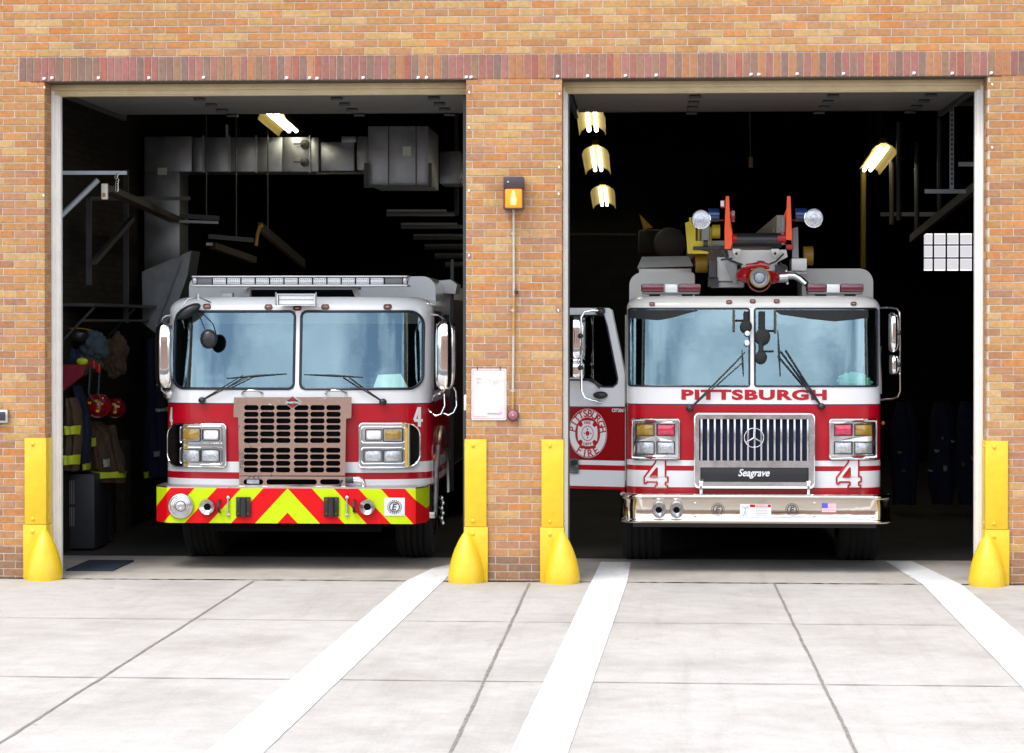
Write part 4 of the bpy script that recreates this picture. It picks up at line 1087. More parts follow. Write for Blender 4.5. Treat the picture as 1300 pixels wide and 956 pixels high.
mb = MB('wavy_chrome'); a, b = g1(304.5, 604.3), g1(439, 618.5); hs = []
for (x0, x1) in ((310, 335), (339, 403), (407, 432.5)):
    c_, d_ = g1(x0, 608), g1(x1, 615); hs.append(rrect(c_[0], d_[1], d_[0], c_[1], .024)[::-1])
me = curve_mesh([rrect(a[0], b[1], b[0], a[1], .004)] + hs, .012); mb.mesh(me, gmap); mb.build('lower_grille', FE)
mb = MB('clear_lens'); a, b = g1(313, 608.5), g1(329, 614.5); mb.box((a[0], gy + .012, b[1]), (b[0], gy + .03, a[1]), .004); mb.build('fog_lamp', FE)
# diamond badge
bc = P(371.3, 511, gy - .01); mb = MB('chrome'); w_, h_ = .086, .060
mb.prism([bc + Vector(v) for v in ((-w_, 0, 0), (0, 0, -h_), (w_, 0, 0), (0, 0, h_))], (0, .02, 0)); bd = mb.build('badge', FE)
mb = MB('black_plastic'); mb.prism([bc + Vector((0, -.002, 0)) + Vector(v) * .84 for v in ((-w_, 0, 0), (0, 0, -h_), (w_, 0, 0), (0, 0, h_))], (0, .003, 0))
mb.use('bright_red')
for sg in (-1, 1): mb.prism([bc + Vector((0, -.003, 0)) + Vector(v) for v in ((-.03, 0, sg * .018), (0, 0, sg * .045), (.03, 0, sg * .018))], (0, .002, 0))
mb.use('sticker_white'); me = text_mesh('SPARTAN', .026, .0006, .0006, 0, 1.15); mb.mesh(me, lambda c: (bc.x + c.x, bc.y - .004 + c.z, bc.z + c.y)); mb.build('badge_face', bd)
# handles on nose
for x0, x1 in ((307.5, 333), (413.5, 439.5)):
    mb = MB('dull_chrome'); a, b = C1.at(x0, 499), C1.at(x1, 499); mb.tube([a, a + Vector((.02, -.035, .012)), a.lerp(b, .3) + Vector((0, -.05, .024)), a.lerp(b, .7) + Vector((0, -.05, .024)), b + Vector((-.02, -.035, .012)), b], .008, 8); mb.ball(a, .012).ball(b, .012); mb.build('nose_handle', FE)
wiper(FE, C1, (258, 508), ((321, 477.5), (310, 477)), ((288, 480.5), (364, 474.5)))
wiper(FE, C1, (486, 510), ((435, 479), (443, 479)), ((386, 475.5), (461, 479)))
# headlamp clusters
def bezel1(px0, px1, flip):
    x0, z1 = XZ1(px0, 537.5); x1, z0 = XZ1(px1, 592.5)
    x0 = max(x0, C1.xc - C1.W * .997); x1 = min(x1, C1.xc + C1.W * .997)
    mb = MB('chrome'); r = .028; rr = (.11, .03) if flip else (.03, .11)
    C1.patch(mb, x0, x1, z0, z1, rr, .034, 10, 40)
    o1 = clean(C1.outline(x0, x1, z0, z1, rr, .0)); o2 = clean(C1.outline(x0, x1, z0, z1, rr, .034)); n = min(len(o1), len(o2))
    o1 = C1.outline(x0, x1, z0, z1, rr, -.002); o2 = C1.outline(x0, x1, z0, z1, rr, .034); mb.grid([o1 + [o1[0]], o2 + [o2[0]]])
    ob = mb.build('headlight_cluster', FE)
    mb = MB('chrome'); mb.tube(clean(C1.outline(x0, x1, z0, z1, rr, .033)), .007, 8, closed=True)
    for y0, y1 in ((541.5, 562), (568, 588)):
        a = XZ1(232.5 - 1 if flip else 459.5, y1); b = XZ1(283 if flip else 512.5, y0)
        mb.tube(clean(C1.outline(a[0], b[0], a[1], b[1], .02, .036)), .0065, 8, closed=True)
    mb.build('bezel_trim', ob); return ob
hl = bezel1(216.5, 287.5, True); hr = bezel1(456.5, 531, False)
lampcell(hl, C1, 234, 544, 255.5, 559, 'amber_lens', .036, name='turn_signal'); lampcell(hl, C1, 259.5, 545.5, 279, 558, 'led_lens', .036, name='warning_light')
lampcell(hl, C1, 233.5, 571, 255, 585.5, 'clear_lens', .036); lampcell(hl, C1, 257.5, 571, 279.5, 585.5, 'clear_lens', .036)
lampcell(hr, C1, 464.8, 545.5, 484.2, 558, 'led_lens', .036, name='warning_light'); lampcell(hr, C1, 487, 544.5, 509.5, 559.5, 'amber_lens', .036, name='turn_signal')
lampcell(hr, C1, 462.8, 571.5, 484.4, 586, 'clear_lens', .036); lampcell(hr, C1, 487.2, 571.5, 509.2, 586, 'clear_lens', .036)
# bumper
def bz(py): return P(370, py, Yb).z
bx = [P(198.5, 640, Yb + .16).x, P(213.5, 640, Yb).x, P(525.5, 640, Yb).x, P(541.5, 640, Yb + .20).x]
zb0, zb1 = bz(664.5), bz(620)
xc_ = P(365, 640, Yb).x; sc = 1 / (P(366, 640, Yb).x - xc_)
mb = MB('chevron_tape', 'deep_red_paint'); plan = [(bx[0] + .005, Yc + .3), (bx[0], Yb + .17), (bx[1] - .015, Yb + .012), (bx[1] + .02, Yb), (bx[2] - .02, Yb), (bx[2] + .015, Yb + .012), (bx[3], Yb + .2), (bx[3] - .005, Yc + .3)]
rows = [[Vector((x, y, z)) for (x, y) in plan] for z in (zb0, zb1)]; mb.grid(rows); 
mb.face([mb.bm.verts.new((x, y, zb0 + .001)) for (x, y) in plan])
# true arc-length coordinate for the tape
mb.bm.verts.ensure_lookup_table()
bump = mb.build('bumper', FE, smooth=25)
me = bump.data; at = me.attributes.new('cx', 'FLOAT_VECTOR', 'POINT'); o = FE.location; vals = []
for v in me.vertices:
    wx = v.co.x + o.x; wz = v.co.z + o.z; vals += [(wx - xc_) * sc, 0, (zb1 - wz) * sc]
at.data.foreach_set('vector', vals)
mb = MB('brushed'); mb.grid([[Vector((x, y, zb1)) for (x, y) in plan], [Vector((x, y, zb1 + .012)) for (x, y) in plan]]); mb.face([mb.bm.verts.new((x, y, zb1 + .0125)) for (x, y) in plan]); mb.build('bumper_top', FE, smooth=25)
by = Yb - .001
q = P(229.8, 642.3, by); mb = MB('dull_chrome'); mb.lathe([(.118, 0), (.118, .014), (.112, .024), (.098, .026), (.094, .018), (.082, .022), (.078, .016), (.066, .02), (.062, .014), (.052, .018), (.048, .012), (.04, .03), (.02, .034), (.016, .028), (0, .03)], q, seg=48); mb.build('siren_speaker', FE)
for px in (263.5, 466.5): horn(FE, P(px, 643.5, by - .004), .068)
for px in (279, 450.3):
    mb = MB('black_plastic'); a = P(px, 635.5, by); b = P(px, 650, by); mb.tube([a, a + Vector((0, -.05, -.01)), a.lerp(b, .5) + Vector((0, -.065, 0)), b + Vector((0, -.05, .01)), b], .013, 8); mb.build('tow_hook', FE)
for px in (289.5, 440.5):
    mb = MB('dull_chrome'); a = P(px, 631, by - .012); b = P(px, 654.5, by - .012); mb.obox(a, b, .024, .010); dome(mb, a + Vector((0, 0, -.006)), .017); dome(mb, b + Vector((0, 0, .006)), .017); mb.build('bumper_strap', FE)
for x0, x1 in ((299.5, 318), (411, 430)):
    mb = MB('black_plastic'); a, b = P(x0, 631, by - .02), P(x1, 656, by - .02); mb.box((a.x, by - .022, b.z), (b.x, by - .001, a.z), .006); mb.tube([(((a.x + b.x) / 2), by - .02, b.z + .004), (((a.x + b.x) / 2), by - .02, a.z - .004)], .032, 12); ob = mb.build('access_cover', FE)
    mb = MB('reflector')
    for sx in (a.x + .024, b.x - .024):
        for sz in (a.z - .026, b.z + .026): dome(mb, (sx, by - .022, sz), .010)
    mb.build('cover_bolt', ob)
logo_ring(FE, P(500.8, 643.5, by - .006), .062, (.094, .082))
# pipe elbow on bumper
mb = MB('dull_chrome'); a = P(449, 608.5, .9); c_ = P(460, 610, .9); d_ = P(461.5, 620, .9)
mb.tube([a, P(456, 608.5, .9), P(460, 610.5, .9), P(461.5, 614, .9), d_], .024, 14); mb.lathe([(.03, 0), (.03, .012), (.024, .02)], d_ + Vector((0, 0, .004)), (0, 0, 1), 16); ob = mb.build('outlet_pipe', FE)
mb = MB('dark_grey'); mb.tube([P(438.5, 609, .9), P(441, 609, .9), P(441.5, 609, .9), P(449, 608.8, .9)], [.026, .030, .033, .033], 14); mb.build('coupling', ob)
mb = MB('black_plastic'); mb.tube([P(310, 619, .88), P(345, 620, .88), P(380, 617, .88), P(415, 619.5, .88), P(431, 617, .88), P(434, 609, .88)], .011, 8); mb.build('bumper_hose', FE)
# light bar
YL = 1.45
t_ = MB('brushed'); t_.pbox(243, 350, 517.5, 352.2, YL, .3, .006); t_.pbox(243, 361.3, 517.5, 364, YL, .3, .006); lb = t_.build('light_bar', FE)
mb = MB('grey_paint'); mb.pbox(250, 352.4, 269, 361, YL + .02, .25, .01); mb.pbox(488.5, 352.4, 511, 361, YL + .02, .25, .01); mb.build('end_section', lb)
mb = MB('clear_lens'); mb.pbox(243.5, 352.4, 249.6, 361, YL + .01, .27, .015); mb.pbox(511.4, 352.4, 517, 361, YL + .01, .27, .015); mb.build('end_cap', lb)
mb = MB('dark_grey'); mb.pbox(269, 352.4, 488.4, 361, YL + .06, .2); mb.build('bar_body', lb)
for k in range(12):
    x0 = 270.2 + k * 18.2; mb = MB('led_lens'); mb.pbox(x0, 352.9, x0 + 16.4, 360.9, YL + .015, .04, .006)
    mb.use('black_plastic')
    for j in range(6):
        for yy in (355.0, 358.9): qq = P(x0 + 2 + j * 2.5, yy, YL + .0148); mb.box((qq.x - .004, YL + .012, qq.z - .003), (qq.x + .004, YL + .0149, qq.z + .003))
    mb.build('light_module', lb)
mb = MB('grey_paint'); mb.pbox(318, 364, 455, 367.6, YL + .05, .2); mb.build('bar_mount', lb)
# raised rear roof with recess
mb = MB('white_paint'); a, b = P(239, 352, 2.4), P(547, 352, 2.4); zc_ = C1.zt
Yr_ = 2.25
mb.prism([Vector((p[0], Yr_, p[1])) for p in rrect(P(240, 370, Yr_).x, C1.zt - .25, P(553, 370, Yr_).x, P(400, 351, Yr_).z, (.01, .01, .13, .10), 8)], (0, 1.05, 0)); mb.build('raised_roof', FE, smooth=40)
mb = MB('dark_void'); mb.pbox(319, 366, 452, 384, Yr_ - .06, .05); mb.build('roof_recess', FE)
mb = MB('white_paint'); mb.pbox(282, 371.5, 295, 380, 1.6, .1, .006); mb.build('bar_bracket', FE); mb = MB('white_paint'); mb.prism([P(302, 380, 1.7), P(316, 380, 1.7), P(319, 365, 1.7), P(315, 365, 1.7)], (0, .05, 0)); mb.build('bar_bracket', FE); mb = MB('white_paint'); mb.prism([P(446, 366, 1.7), P(450, 366, 1.7), P(462, 380, 1.7), P(452, 380, 1.7)], (0, .05, 0))
mb.build('bar_bracket', FE)
# scene floodlight
mb = MB('white_paint'); Yq = .93
a, b = P(351.5, 373, Yq), P(400, 388, Yq); mb.box((a.x, Yq, b.z), (b.x, Yq + .12, b.z + .008)); mb.box((a.x, Yq, a.z - .008), (b.x, Yq + .12, a.z)); mb.box((a.x, Yq, b.z + .0085), (a.x + .008, Yq + .12, a.z - .0085)); mb.box((b.x - .008, Yq, b.z + .0085), (b.x, Yq + .12, a.z - .0085)); mb.box((a.x + .009, Yq + .08, b.z + .009), (b.x - .009, Yq + .11, a.z - .009)); fl = mb.build('floodlight', FE)
mb = MB('led_lens'); mb.box((a.x + .012, Yq + .03, b.z + .012), (b.x - .012, Yq + .07, a.z - .012), .006); mb.use('grey_paint'); mb.box((a.x + .012, Yq + .026, (a.z + b.z) / 2 - .003), (b.x - .012, Yq + .0295, (a.z + b.z) / 2 + .003)); mb.build('lens', fl)
mb = MB('dull_chrome'); mb.pbox(349.5, 371, 351.2, 388, Yq + .05, .02); mb.pbox(400.4, 371, 402, 388, Yq + .05, .02); mb.build('yoke', fl)
# mirrors
def mirror(parent, c0, w, h, m='chrome', Y=None):
    # convex chrome back of a mirror head, centre c0
    mb = MB(m); rows = []
    for i in range(15):
        u = -1 + 2 * i / 14; k = (1 - abs(u) ** 5) ** .5 if abs(u) < 1 else 0
        row = []
        for j in range(13):
            a = PI * j / 12; row.append(c0 + Vector((-math.cos(a) * w / 2 * (.55 + .45 * k), -math.sin(a) ** .8 * .075 * (.3 + .7 * k), u * h / 2)))
        rows.append(row)
    mb.grid(rows); ob = mb.build('mirror', parent, smooth=70)
    mb = MB('side_glass'); mb.box(c0 - Vector((w * .46, -.004, h * .47)), c0 + Vector((w * .46, .012, h * .47)), .005); mb.build('mirror_glass', ob); return ob
m1 = mirror(FE, P(208.5, 451, 1.05), .165, .60); m2 = mirror(FE, P(565.5, 451, 1.05), .19, .62)
mb = MB('chrome'); mb.tube([P(218, 400, 1.3), P(210, 401, 1.15), P(205.5, 404, 1.1), P(204.5, 411, 1.06)], .009, 8); mb.tube([P(204.5, 488, 1.05), P(205, 495, 1.08), P(211, 501, 1.15), P(220, 508, 1.3)], .009, 8); mb.build('mirror_arm', m1)
mb = MB('chrome'); mb.tube([P(545, 399, 1.3), P(557, 400, 1.2), P(564, 404, 1.1), P(566, 412, 1.06)], .010, 8); mb.tube([P(566, 490, 1.05), P(563, 496, 1.08), P(551, 503, 1.15), P(549, 512, 1.3)], .010, 8); mb.build('mirror_arm', m2)
mb = MB('chrome'); mb.tube([P(564, 490, 1.15), P(565, 515, 1.15), P(560, 526, 1.15), P(553, 528, 1.15), P(545, 522, 1.2), P(541, 512, 1.3)], .009, 8); mb.tube([P(574, 488, 1.2), P(579, 497, 1.2), P(580, 515, 1.2), P(576, 524, 1.2), P(569, 527, 1.2), P(562, 524, 1.2)], .008, 8); mb.build('grab_loop', FE)
mb = MB('brushed'); mb.ball(P(566, 485, 1.12), .07, (1.1, .7, .6)); mb.ball(P(214, 500, 1.2), .06, (.9, .7, .9)); mb.build('spot_mirror', FE)
mb = MB('black_plastic'); p = P(265, 430.5, .93); mb.ball(p, .088, (.92, .6, 1.02)); fm = mb.build('blind_spot_mirror', FE)
mb = MB('black_plastic'); mb.tube([p, P(255, 405, .95), P(246, 392, 1.1)], .006, 6); mb.build('stalk', fm)
mb = MB('black_plastic'); p = P(238.5, 395.5, 1.08); mb.ball(p, .12, (1.0, .6, .48)); 
for v in mb.bm.verts: v.co.z += (v.co.x - p.x) * .45
hm = mb.build('visor_mirror', FE)
mb = MB('dull_chrome'); mb.tube([P(228, 393, 1.0), P(238, 380, 1.05), P(251, 377, 1.1), P(265, 383, 1.15), P(278, 389, 1.28)], .007, 6); mb.tube([P(251, 373, 1.1), P(251, 381, 1.1)], .010, 6); mb.build('bracket', hm)
# side (flank) details
XR = C1.xc + C1.W
mb = MB('side_glass'); mb.box((XR - .004, 1.55, zwb + .02), (XR + .006, 2.2, zwt - .03), .02); mb.box((XR - .004, 2.4, zwb + .02), (XR + .006, 3.1, zwt - .03), .02); mb.build('side_window', FE)
mb = MB('black_plastic'); mb.box((XR - .003, 1.5, zwb - .02), (XR + .004, 2.25, zwt)); mb.build('side_window_gasket', FE)
mb = MB('marker_lens'); p = P(539.5, 581, 1.32); mb.ball(Vector((XR + .002, 1.42, p.z)), .035, (.8, 1, 1)); mb.build('side_marker', FE)
# rear body
mb = MB('white_paint'); mb.box((C1.xc - 1.24, 3.4, .75), (C1.xc + 1.22, 9.6, P(400, 362, 3.4).z), .04); mb.build('rear_body', FE)
mb = MB('dark_grey')
for k in range(3): mb.box((C1.xc + 1.221, 3.55 + k * 1.9, .8), (C1.xc + 1.245, 5.3 + k * 1.9, 2.5), .01)
mb.build('compartment_shutter', FE)
mb = MB('white_paint'); p = P(568, 368, 3.2); mb.prism([P(549, 357, 3.2), P(572, 355, 3.2), P(580, 361, 3.2), P(578, 373, 3.2), P(560, 372, 3.2)], (0, .5, 0)); mb.build('roof_locker', FE)
mb = MB('dark_grey'); mb.box((XR + .001, 3.32, .55), (XR + .03, 3.39, 2.9)); mb.build('body_edge', FE)
mb = MB('brushed'); a = Vector((XR + .03, 1.5, .75))
pts = [Vector((XR + .015, 2.12 + .66 * math.cos(a_), .58 + .66 * math.sin(a_))) for a_ in [math.radians(180 - 9 * k) for k in range(21)]]
mb.tube(pts, .03, 8); mb.tube([P(555.5, 565, 1.5), P(552.5, 600, 1.45), P(551.5, 655, 1.4)], .026, 10); mb.build('wheel_arch_trim', FE)
mb = MB('chrome')
for k in range(6): mb.ball(P(560.5 + (k % 2) * 1.5, 632 + k * 6.4, 1.9), .024)
mb.build('wheel_nut', FE)
mb = MB('brushed'); mb.box((XR - .3, 1.30, .44), (XR + .03, 1.5, .50), .01); mb.build('cab_step', FE)
mb = MB('dark_void'); mb.box((C1.xc - 1.05, 1.15, .42), (C1.xc + 1.05, 9.4, .82)); mb.build('chassis', FE)
mb = MB('dark_void'); mb.box((C1.xc - .8, 1.0, .34), (C1.xc + .8, 1.1, .44)); mb.tube([(C1.xc - .9, 2.0, .5), (C1.xc + .9, 2.0, .5)], .07, 10); mb.build('front_axle', FE)
for sx in (-1, 1): wheel(FE, C1.xc + sx * 1.02, 2.15, .52, .33, sx)
for sx in (-1, 1): wheel(FE, C1.xc + sx * .95, 7.6, .52, .5, sx)
# paper on the dash
mb = MB('paper'); pts = [C1.at(474, 491, -.06), C1.at(480, 474, -.12), C1.at(512, 473, -.12), C1.at(520, 491, -.06)]; mb.prism(pts, (0, .02, 0)); mb.build('dash_paper', label='pale green papers on the dashboard behind the fire engine right windscreen', cat='paper')

# ------------------------------------------------------------------ RIGHT: ladder truck
Yd = .95; PXC = 957
C2 = Cab(795.5, 1117.5, Yd, .34, 4.2, P(PXC, 628, Yd).z, P(PXC, 376, Yd + .28).z, .09, P(PXC, 492, Yd).z, .11)
LT = thing('ladder_truck', (C2.xc, Yd, 0), 'red and white ladder truck with orange ladder tip and open cab door', 'fire truck', 'fire trucks parked in the bays')
XZ2 = C2.XZ; Z = lambda py: XZ2(PXC, py)[1]
zwt, zwb = Z(391), Z(491)
pl0, pl1 = XZ2(797.5, 440)[0], XZ2(952, 440)[0]; pr0, pr1 = XZ2(957.5, 440)[0], XZ2(1114.5, 440)[0]
B2 = [(Z(628.5), Z(619), 'red_paint'), (Z(619), Z(598), 'white_paint'), (Z(598), Z(591.6), 'red_paint'), (Z(591.6), Z(584.7), 'white_paint'), (Z(584.7), Z(514.5), 'red_paint'), (Z(514.5), Z(513), 'stripe_line'), (Z(513), zwb, 'white_paint'), (zwb, zwt, 'white_paint'), (zwt, C2.zt - .0005, 'cream_paint')]
mb = MB('white_paint'); C2.shell(mb, B2, 3.4, dict(zb=zwb, zt=zwt, panes=[(pl0, pl1), (pr0, pr1)], r=.02, mat='white_paint')); mb.build('cab_body', LT, smooth=40)
interior(LT, C2, zwb, zwt, 3.35)
for (a, b) in ((pl0, pl1), (pr0, pr1)):
    mb = MB('windscreen'); C2.patch(mb, a + .006, b - .006, zwb + .006, zwt - .006, (.022, .022), -.004, 14, 60); w_ = mb.build('windscreen', LT, smooth=180)
    mb = MB('gasket'); mb.tube(clean(C2.outline(a + .005, b - .005, zwb + .005, zwt - .005, .022, .002)), .009, 8, closed=True); mb.build('gasket', w_)
    mb = MB('white_paint'); cs = C2.cols(a, b, zwb, zwt, .022)
    for k in (0, 1): mb.grid([[C2.S(x, zwb if k == 0 else hi), C2.S(x, lo if k == 0 else zwt)] for (x, lo, hi) in cs])
    mb.build('corner_trim', w_)
for px in ((828, 386.5), (925.6, 384), (955.6, 383), (986, 383), (1083.6, 386)): marker(LT, C2, *px, w=3.8, ring='bronze')
# name on the nose
x, z_ = XZ2(957.2, 501.2); me = text_mesh('PITTSBURGH', 1, .0004, .05, 0, 1.0, 1.12); tw, th = tsize(me); kx = (XZ2(1049.5, 501)[0] - XZ2(865, 501)[0]) / tw; kz = (Z(494.6) - Z(508)) / th
mb = MB('bright_red'); mb.mesh(me, lambda c: C2.S(x + c.x * kx, z_ + c.y * kz, .003 + c.z * .2)); mb.build('lettering', LT, smooth=0)
# big 4s: serif block numeral
four = [(.60, 0), (.98, 0), (.98, .10), (.90, .10), (.90, .22), (1.0, .22), (1.0, .40), (.90, .40), (.90, 1), (.52, 1), (.46, .88), (.02, .38), (.02, .16), (.12, .16), (.12, .22), (.55, .22), (.55, .10), (.48, .10), (.48, 0)]
hole4 = [(.55, .40), (.55, .72), (.27, .40)]
def big4(px0, px1, py0, py1):
    x0, z1 = XZ2(px0, py0); x1, z0 = XZ2(px1, py1)
    f = lambda p: (x0 + p[0] * (x1 - x0), z0 + p[1] * (z1 - z0))
    mb = MB('sticker_white'); me = curve_mesh([[f(p) for p in four], [f(p) for p in hole4][::-1]], .0006); mb.mesh(me, lambda c: C2.S(c.x, c.y, .004 + c.z)); ob = mb.build('number_four', LT, smooth=0)
    mb = MB('bright_red')
    for poly in (four, hole4):
        q = [f(p) for p in poly]
        for a, b in zip(q, q[1:] + q[:1]): mb.tube([C2.S(a[0], a[1], .004), C2.S(b[0], b[1], .004)], .0085, 6)
    me = curve_mesh([[f(p) for p in hole4]], .0008); mb.mesh(me, lambda c: C2.S(c.x, c.y, .0045 + c.z)); mb.build('outline', ob)
big4(817.5, 848, 583.5, 619.5); big4(1061.5, 1093, 583.5, 619.5)
# headlight clusters
for (x0, x1, c1, c2) in ((804, 863.3, ('amber_lens', 'red_lens'), (809, 831.2, 834.4, 856.8)), (1052, 1111, ('red_lens', 'amber_lens'), (1058.7, 1081, 1084, 1106))):
    xa, za = XZ2(x0, 583.2); xb, zb_ = XZ2(x1, 531.3)
    hs = []
    for (a, b) in ((c2[0], c2[1]), (c2[2], c2[3])):
        for (y0, y1) in ((537.6, 553.2), (560.2, 576.4)): p, q = XZ2(a, y1), XZ2(b, y0); hs.append(rrect(p[0], p[1], q[0], q[1], .012))
    mb = MB('dull_chrome'); n_ = 18
    me = curve_mesh([rrect(xa, za, xb, zb_, .026)] + [h[::-1] for h in hs], .014); C2.drape(mb, me, 0, 0, .014); cl_ = mb.build('headlight_cluster', LT)
    mb = MB('chrome'); mb.tube(clean(C2.outline(xa + .006, xb - .006, za + .006, zb_ - .006, .026, .028)), .0075, 8, closed=True); mb.build('bezel_trim', cl_)
    for i, (a, b) in enumerate(((c2[0], c2[1]), (c2[2], c2[3]))):
        lampcell(cl_, C2, a + .6, 538.6, b - .6, 552.4, c1[i], .022, name='turn_signal' if 'amber' in c1[i] else 'warning_light', r=.008)
        lampcell(cl_, C2, a + .6, 561.2, b - .6, 575.6, 'clear_lens', .022, name='headlight', r=.008)
# grille
gy2 = Yd - .035
def g2(px, py): p = P(px, py, gy2); return p.x, p.z
a, b = g2(881.3, 524.5), g2(1034, 620); h1a, h1b = g2(887.5, 531.8), g2(1027, 585); h2a, h2b = g2(889, 593.2), g2(1026.5, 612)
mb = MB('dull_chrome'); me = curve_mesh([rrect(a[0], b[1], b[0], a[1], .035), rrect(h1a[0], h1b[1], h1b[0], h1a[1], .01)[::-1], rrect(h2a[0], h2b[1], h2b[0], h2a[1], .006)[::-1]], .02); mb.mesh(me, lambda c: (c.x, gy2 + c.z, c.y)); gr = mb.build('grille', LT)
mb = MB('chrome')
for o_, r_, k_ in ((.006, .035, 0), ):
    pts = [Vector((p[0], gy2 - .02, p[1])) for p in rrect(a[0] + o_, b[1] + o_, b[0] - o_, a[1] - o_, r_, 6)]; mb.tube(pts, .010, 8, closed=True)
mb.build('grille_edge', gr)
for k in range(17):
    px = 890.6 + k * 8.43; q = g2(px, 531); mb = MB('dull_chrome'); mb.box((q[0] - .0085, gy2 - .012, h1b[1]), (q[0] + .0085, gy2 + .018, h1a[1]), .003); mb.build('grille_bar', gr)
mb = MB('navy_cloth'); mb.box((a[0] + .03, gy2 + .031, b[1] + .05), (b[0] - .03, gy2 + .036, a[1] - .02)); mb.build('grille_backing', gr)
mb = MB('black_plastic'); mb.box((h2a[0], gy2 - .004, h2b[1]), (h2b[0], gy2 + .014, h2a[1]), .004); np_ = mb.build('name_panel', gr)
q = P(957.2, 601.5, gy2 - .006); me = text_mesh('Seagrave', 1, .001, .02, .35); tw, th = tsize(me); k = .285 / tw
mb = MB('sticker_white'); mb.mesh(me, lambda c: (q.x + c.x * k, q.y + c.z, q.z + c.y * k * 1.15)); mb.build('lettering', np_, smooth=0)
q = P(957.2, 555.8, gy2 - .022); R = .087; mb = MB('dull_chrome')
mb.tube([q + Vector((R * math.cos(2 * PI * k / 40), 0, R * math.sin(2 * PI * k / 40))) for k in range(40)], .0045, 8, closed=True)
for k in range(3): a_ = PI / 2 + k * 2 * PI / 3; mb.tube([q + Vector((0, -.006, 0)), q + Vector((R * math.cos(a_), 0, R * math.sin(a_)))], [.008, .003], 6)
mb.build('star_badge', gr)
for px in (890, 1026.5):
    mb = MB('chrome'); mb.pbox(px - 1.8, 613, px + 1.8, 630, gy2 - .035, .012, .003); mb.tube([P(px - 2.5, 612, gy2 - .03), P(px + 2.5, 612, gy2 - .03)], .012, 8); mb.build('grille_hinge', LT)
wiper(LT, C2, (876, 518.5), ((945.5, 447.5), (941, 453), (944, 459)), ((942, 444), (943.8, 478)))
wiper(LT, C2, (1042.5, 516), ((991, 446), (997, 444.5), (987.5, 452)), ((987.5, 419), (990.5, 478)))
# bumper: rolled chrome edges with a flat face between
by2 = .75
def B2f(px, py, Y=by2): return P(px, py, Y)
xa, xb = P(788, 645, by2 + .14).x, P(1131, 645, by2 + .14).x
z0_, z1_ = P(PXC, 664.5, by2).z, P(PXC, 628.5, by2).z
def plan2(o):
    pts = []; n = 14; r = .20
    pts.append((xa - o, by2 + .75))
    for k in range(n + 1): t_ = PI / 2 * k / n; pts.append((xa + r - (r + o) * math.cos(t_), by2 + r - (r + o) * math.sin(t_)))
    for k in range(n + 1): t_ = PI / 2 * (1 - k / n); pts.append((xb - r + (r + o) * math.cos(t_), by2 + r - (r + o) * math.sin(t_)))
    pts.append((xb + o, by2 + .75)); return pts
prof = [(-.05, z1_ + .004), (-.02, z1_ + .006), (.0, z1_ + .002), (.010, z1_ - .012), (.010, z1_ - .028), (.002, z1_ - .038), (0, z1_ - .042), (0, z0_ + .036), (.002, z0_ + .032), (.010, z0_ + .024), (.010, z0_ + .008), (0, z0_ - .002), (-.03, z0_ - .006)]
mb = MB('bumper_chrome'); mb.grid([[Vector((x, y, z)) for (x, y) in plan2(o)] for (o, z) in prof]); mb.face([mb.bm.verts.new((x, y, z1_ + .0035)) for (x, y) in plan2(-.05)]); mb.build('bumper', LT, smooth=50)
yb = by2 - .002
for px in (836.5, 858.8): horn(LT, P(px, 647.3, yb - .004), .060)
for px in (882.6, 1034):
    for py in (639, 655.3): mb = MB('dull_chrome'); dome(mb, P(px, py, yb + .001), .011); mb.build('bumper_bolt', LT)
for px in (911.4, 1005.5): logo_ring(LT, P(px, 647, yb), .056)
mb = MB('sticker_white'); a, b = P(939.5, 640, yb - .001), P(979, 656.5, yb - .001); mb.box((a.x, yb - .001, b.z), (b.x, yb + .0015, a.z)); dg = mb.build('danger_sign', LT)
mb = MB('bright_red'); c_ = P(952, 644, yb); mb.box((c_.x, yb - .0022, c_.z), (b.x - .003, yb - .0012, a.z - .003)); mb.use('sticker_white'); me = text_mesh('DANGER', .026, .0004, .0008, 0, 1.1); mm = P(967, 642.1, yb).copy(); mb.mesh(me, lambda c: (mm.x + c.x, yb - .0026 + c.z, mm.z + c.y)); mb.build('danger_header', dg)
mb = MB('dark_grey')
for k in range(5): p = P(967 , 646 + k * 2, yb - .0018); mb.box((p.x - .055, yb - .0018, p.z - .0012), (p.x + .055, yb - .0012, p.z + .0012))
f = P(946, 648, yb - .002)
for (x0, z0, x1, z1) in ((0, .03, 0, -.01), (0, .02, -.03, .04), (0, .02, .025, .035), (0, -.01, -.02, -.05), (0, -.01, .015, -.045), (.02, .05, .04, -.01)): mb.obox(f + Vector((x0, 0, z0)), f + Vector((x1 + .0001, 0, z1)), .007, .001)
mb.build('warning_figure', dg)
a, b = P(1043.3, 638.7, yb), P(1061.5, 650.5, yb); mb = MB('sticker_white'); mb.box((a.x, yb - .0005, b.z), (b.x, yb + .0015, a.z)); fg = mb.build('flag_sticker', LT)
mb = MB('sticker_pink'); hh = (a.z - b.z) / 13
for k in range(0, 13, 2): mb.box((a.x, yb - .0014, a.z - hh * (k + 1)), (b.x, yb - .0007, a.z - hh * k))
mb.use('sticker_blue'); mb.box((a.x, yb - .0024, a.z - hh * 7), (a.x + (b.x - a.x) * .42, yb - .0016, a.z)); mb.build('flag_print', fg)
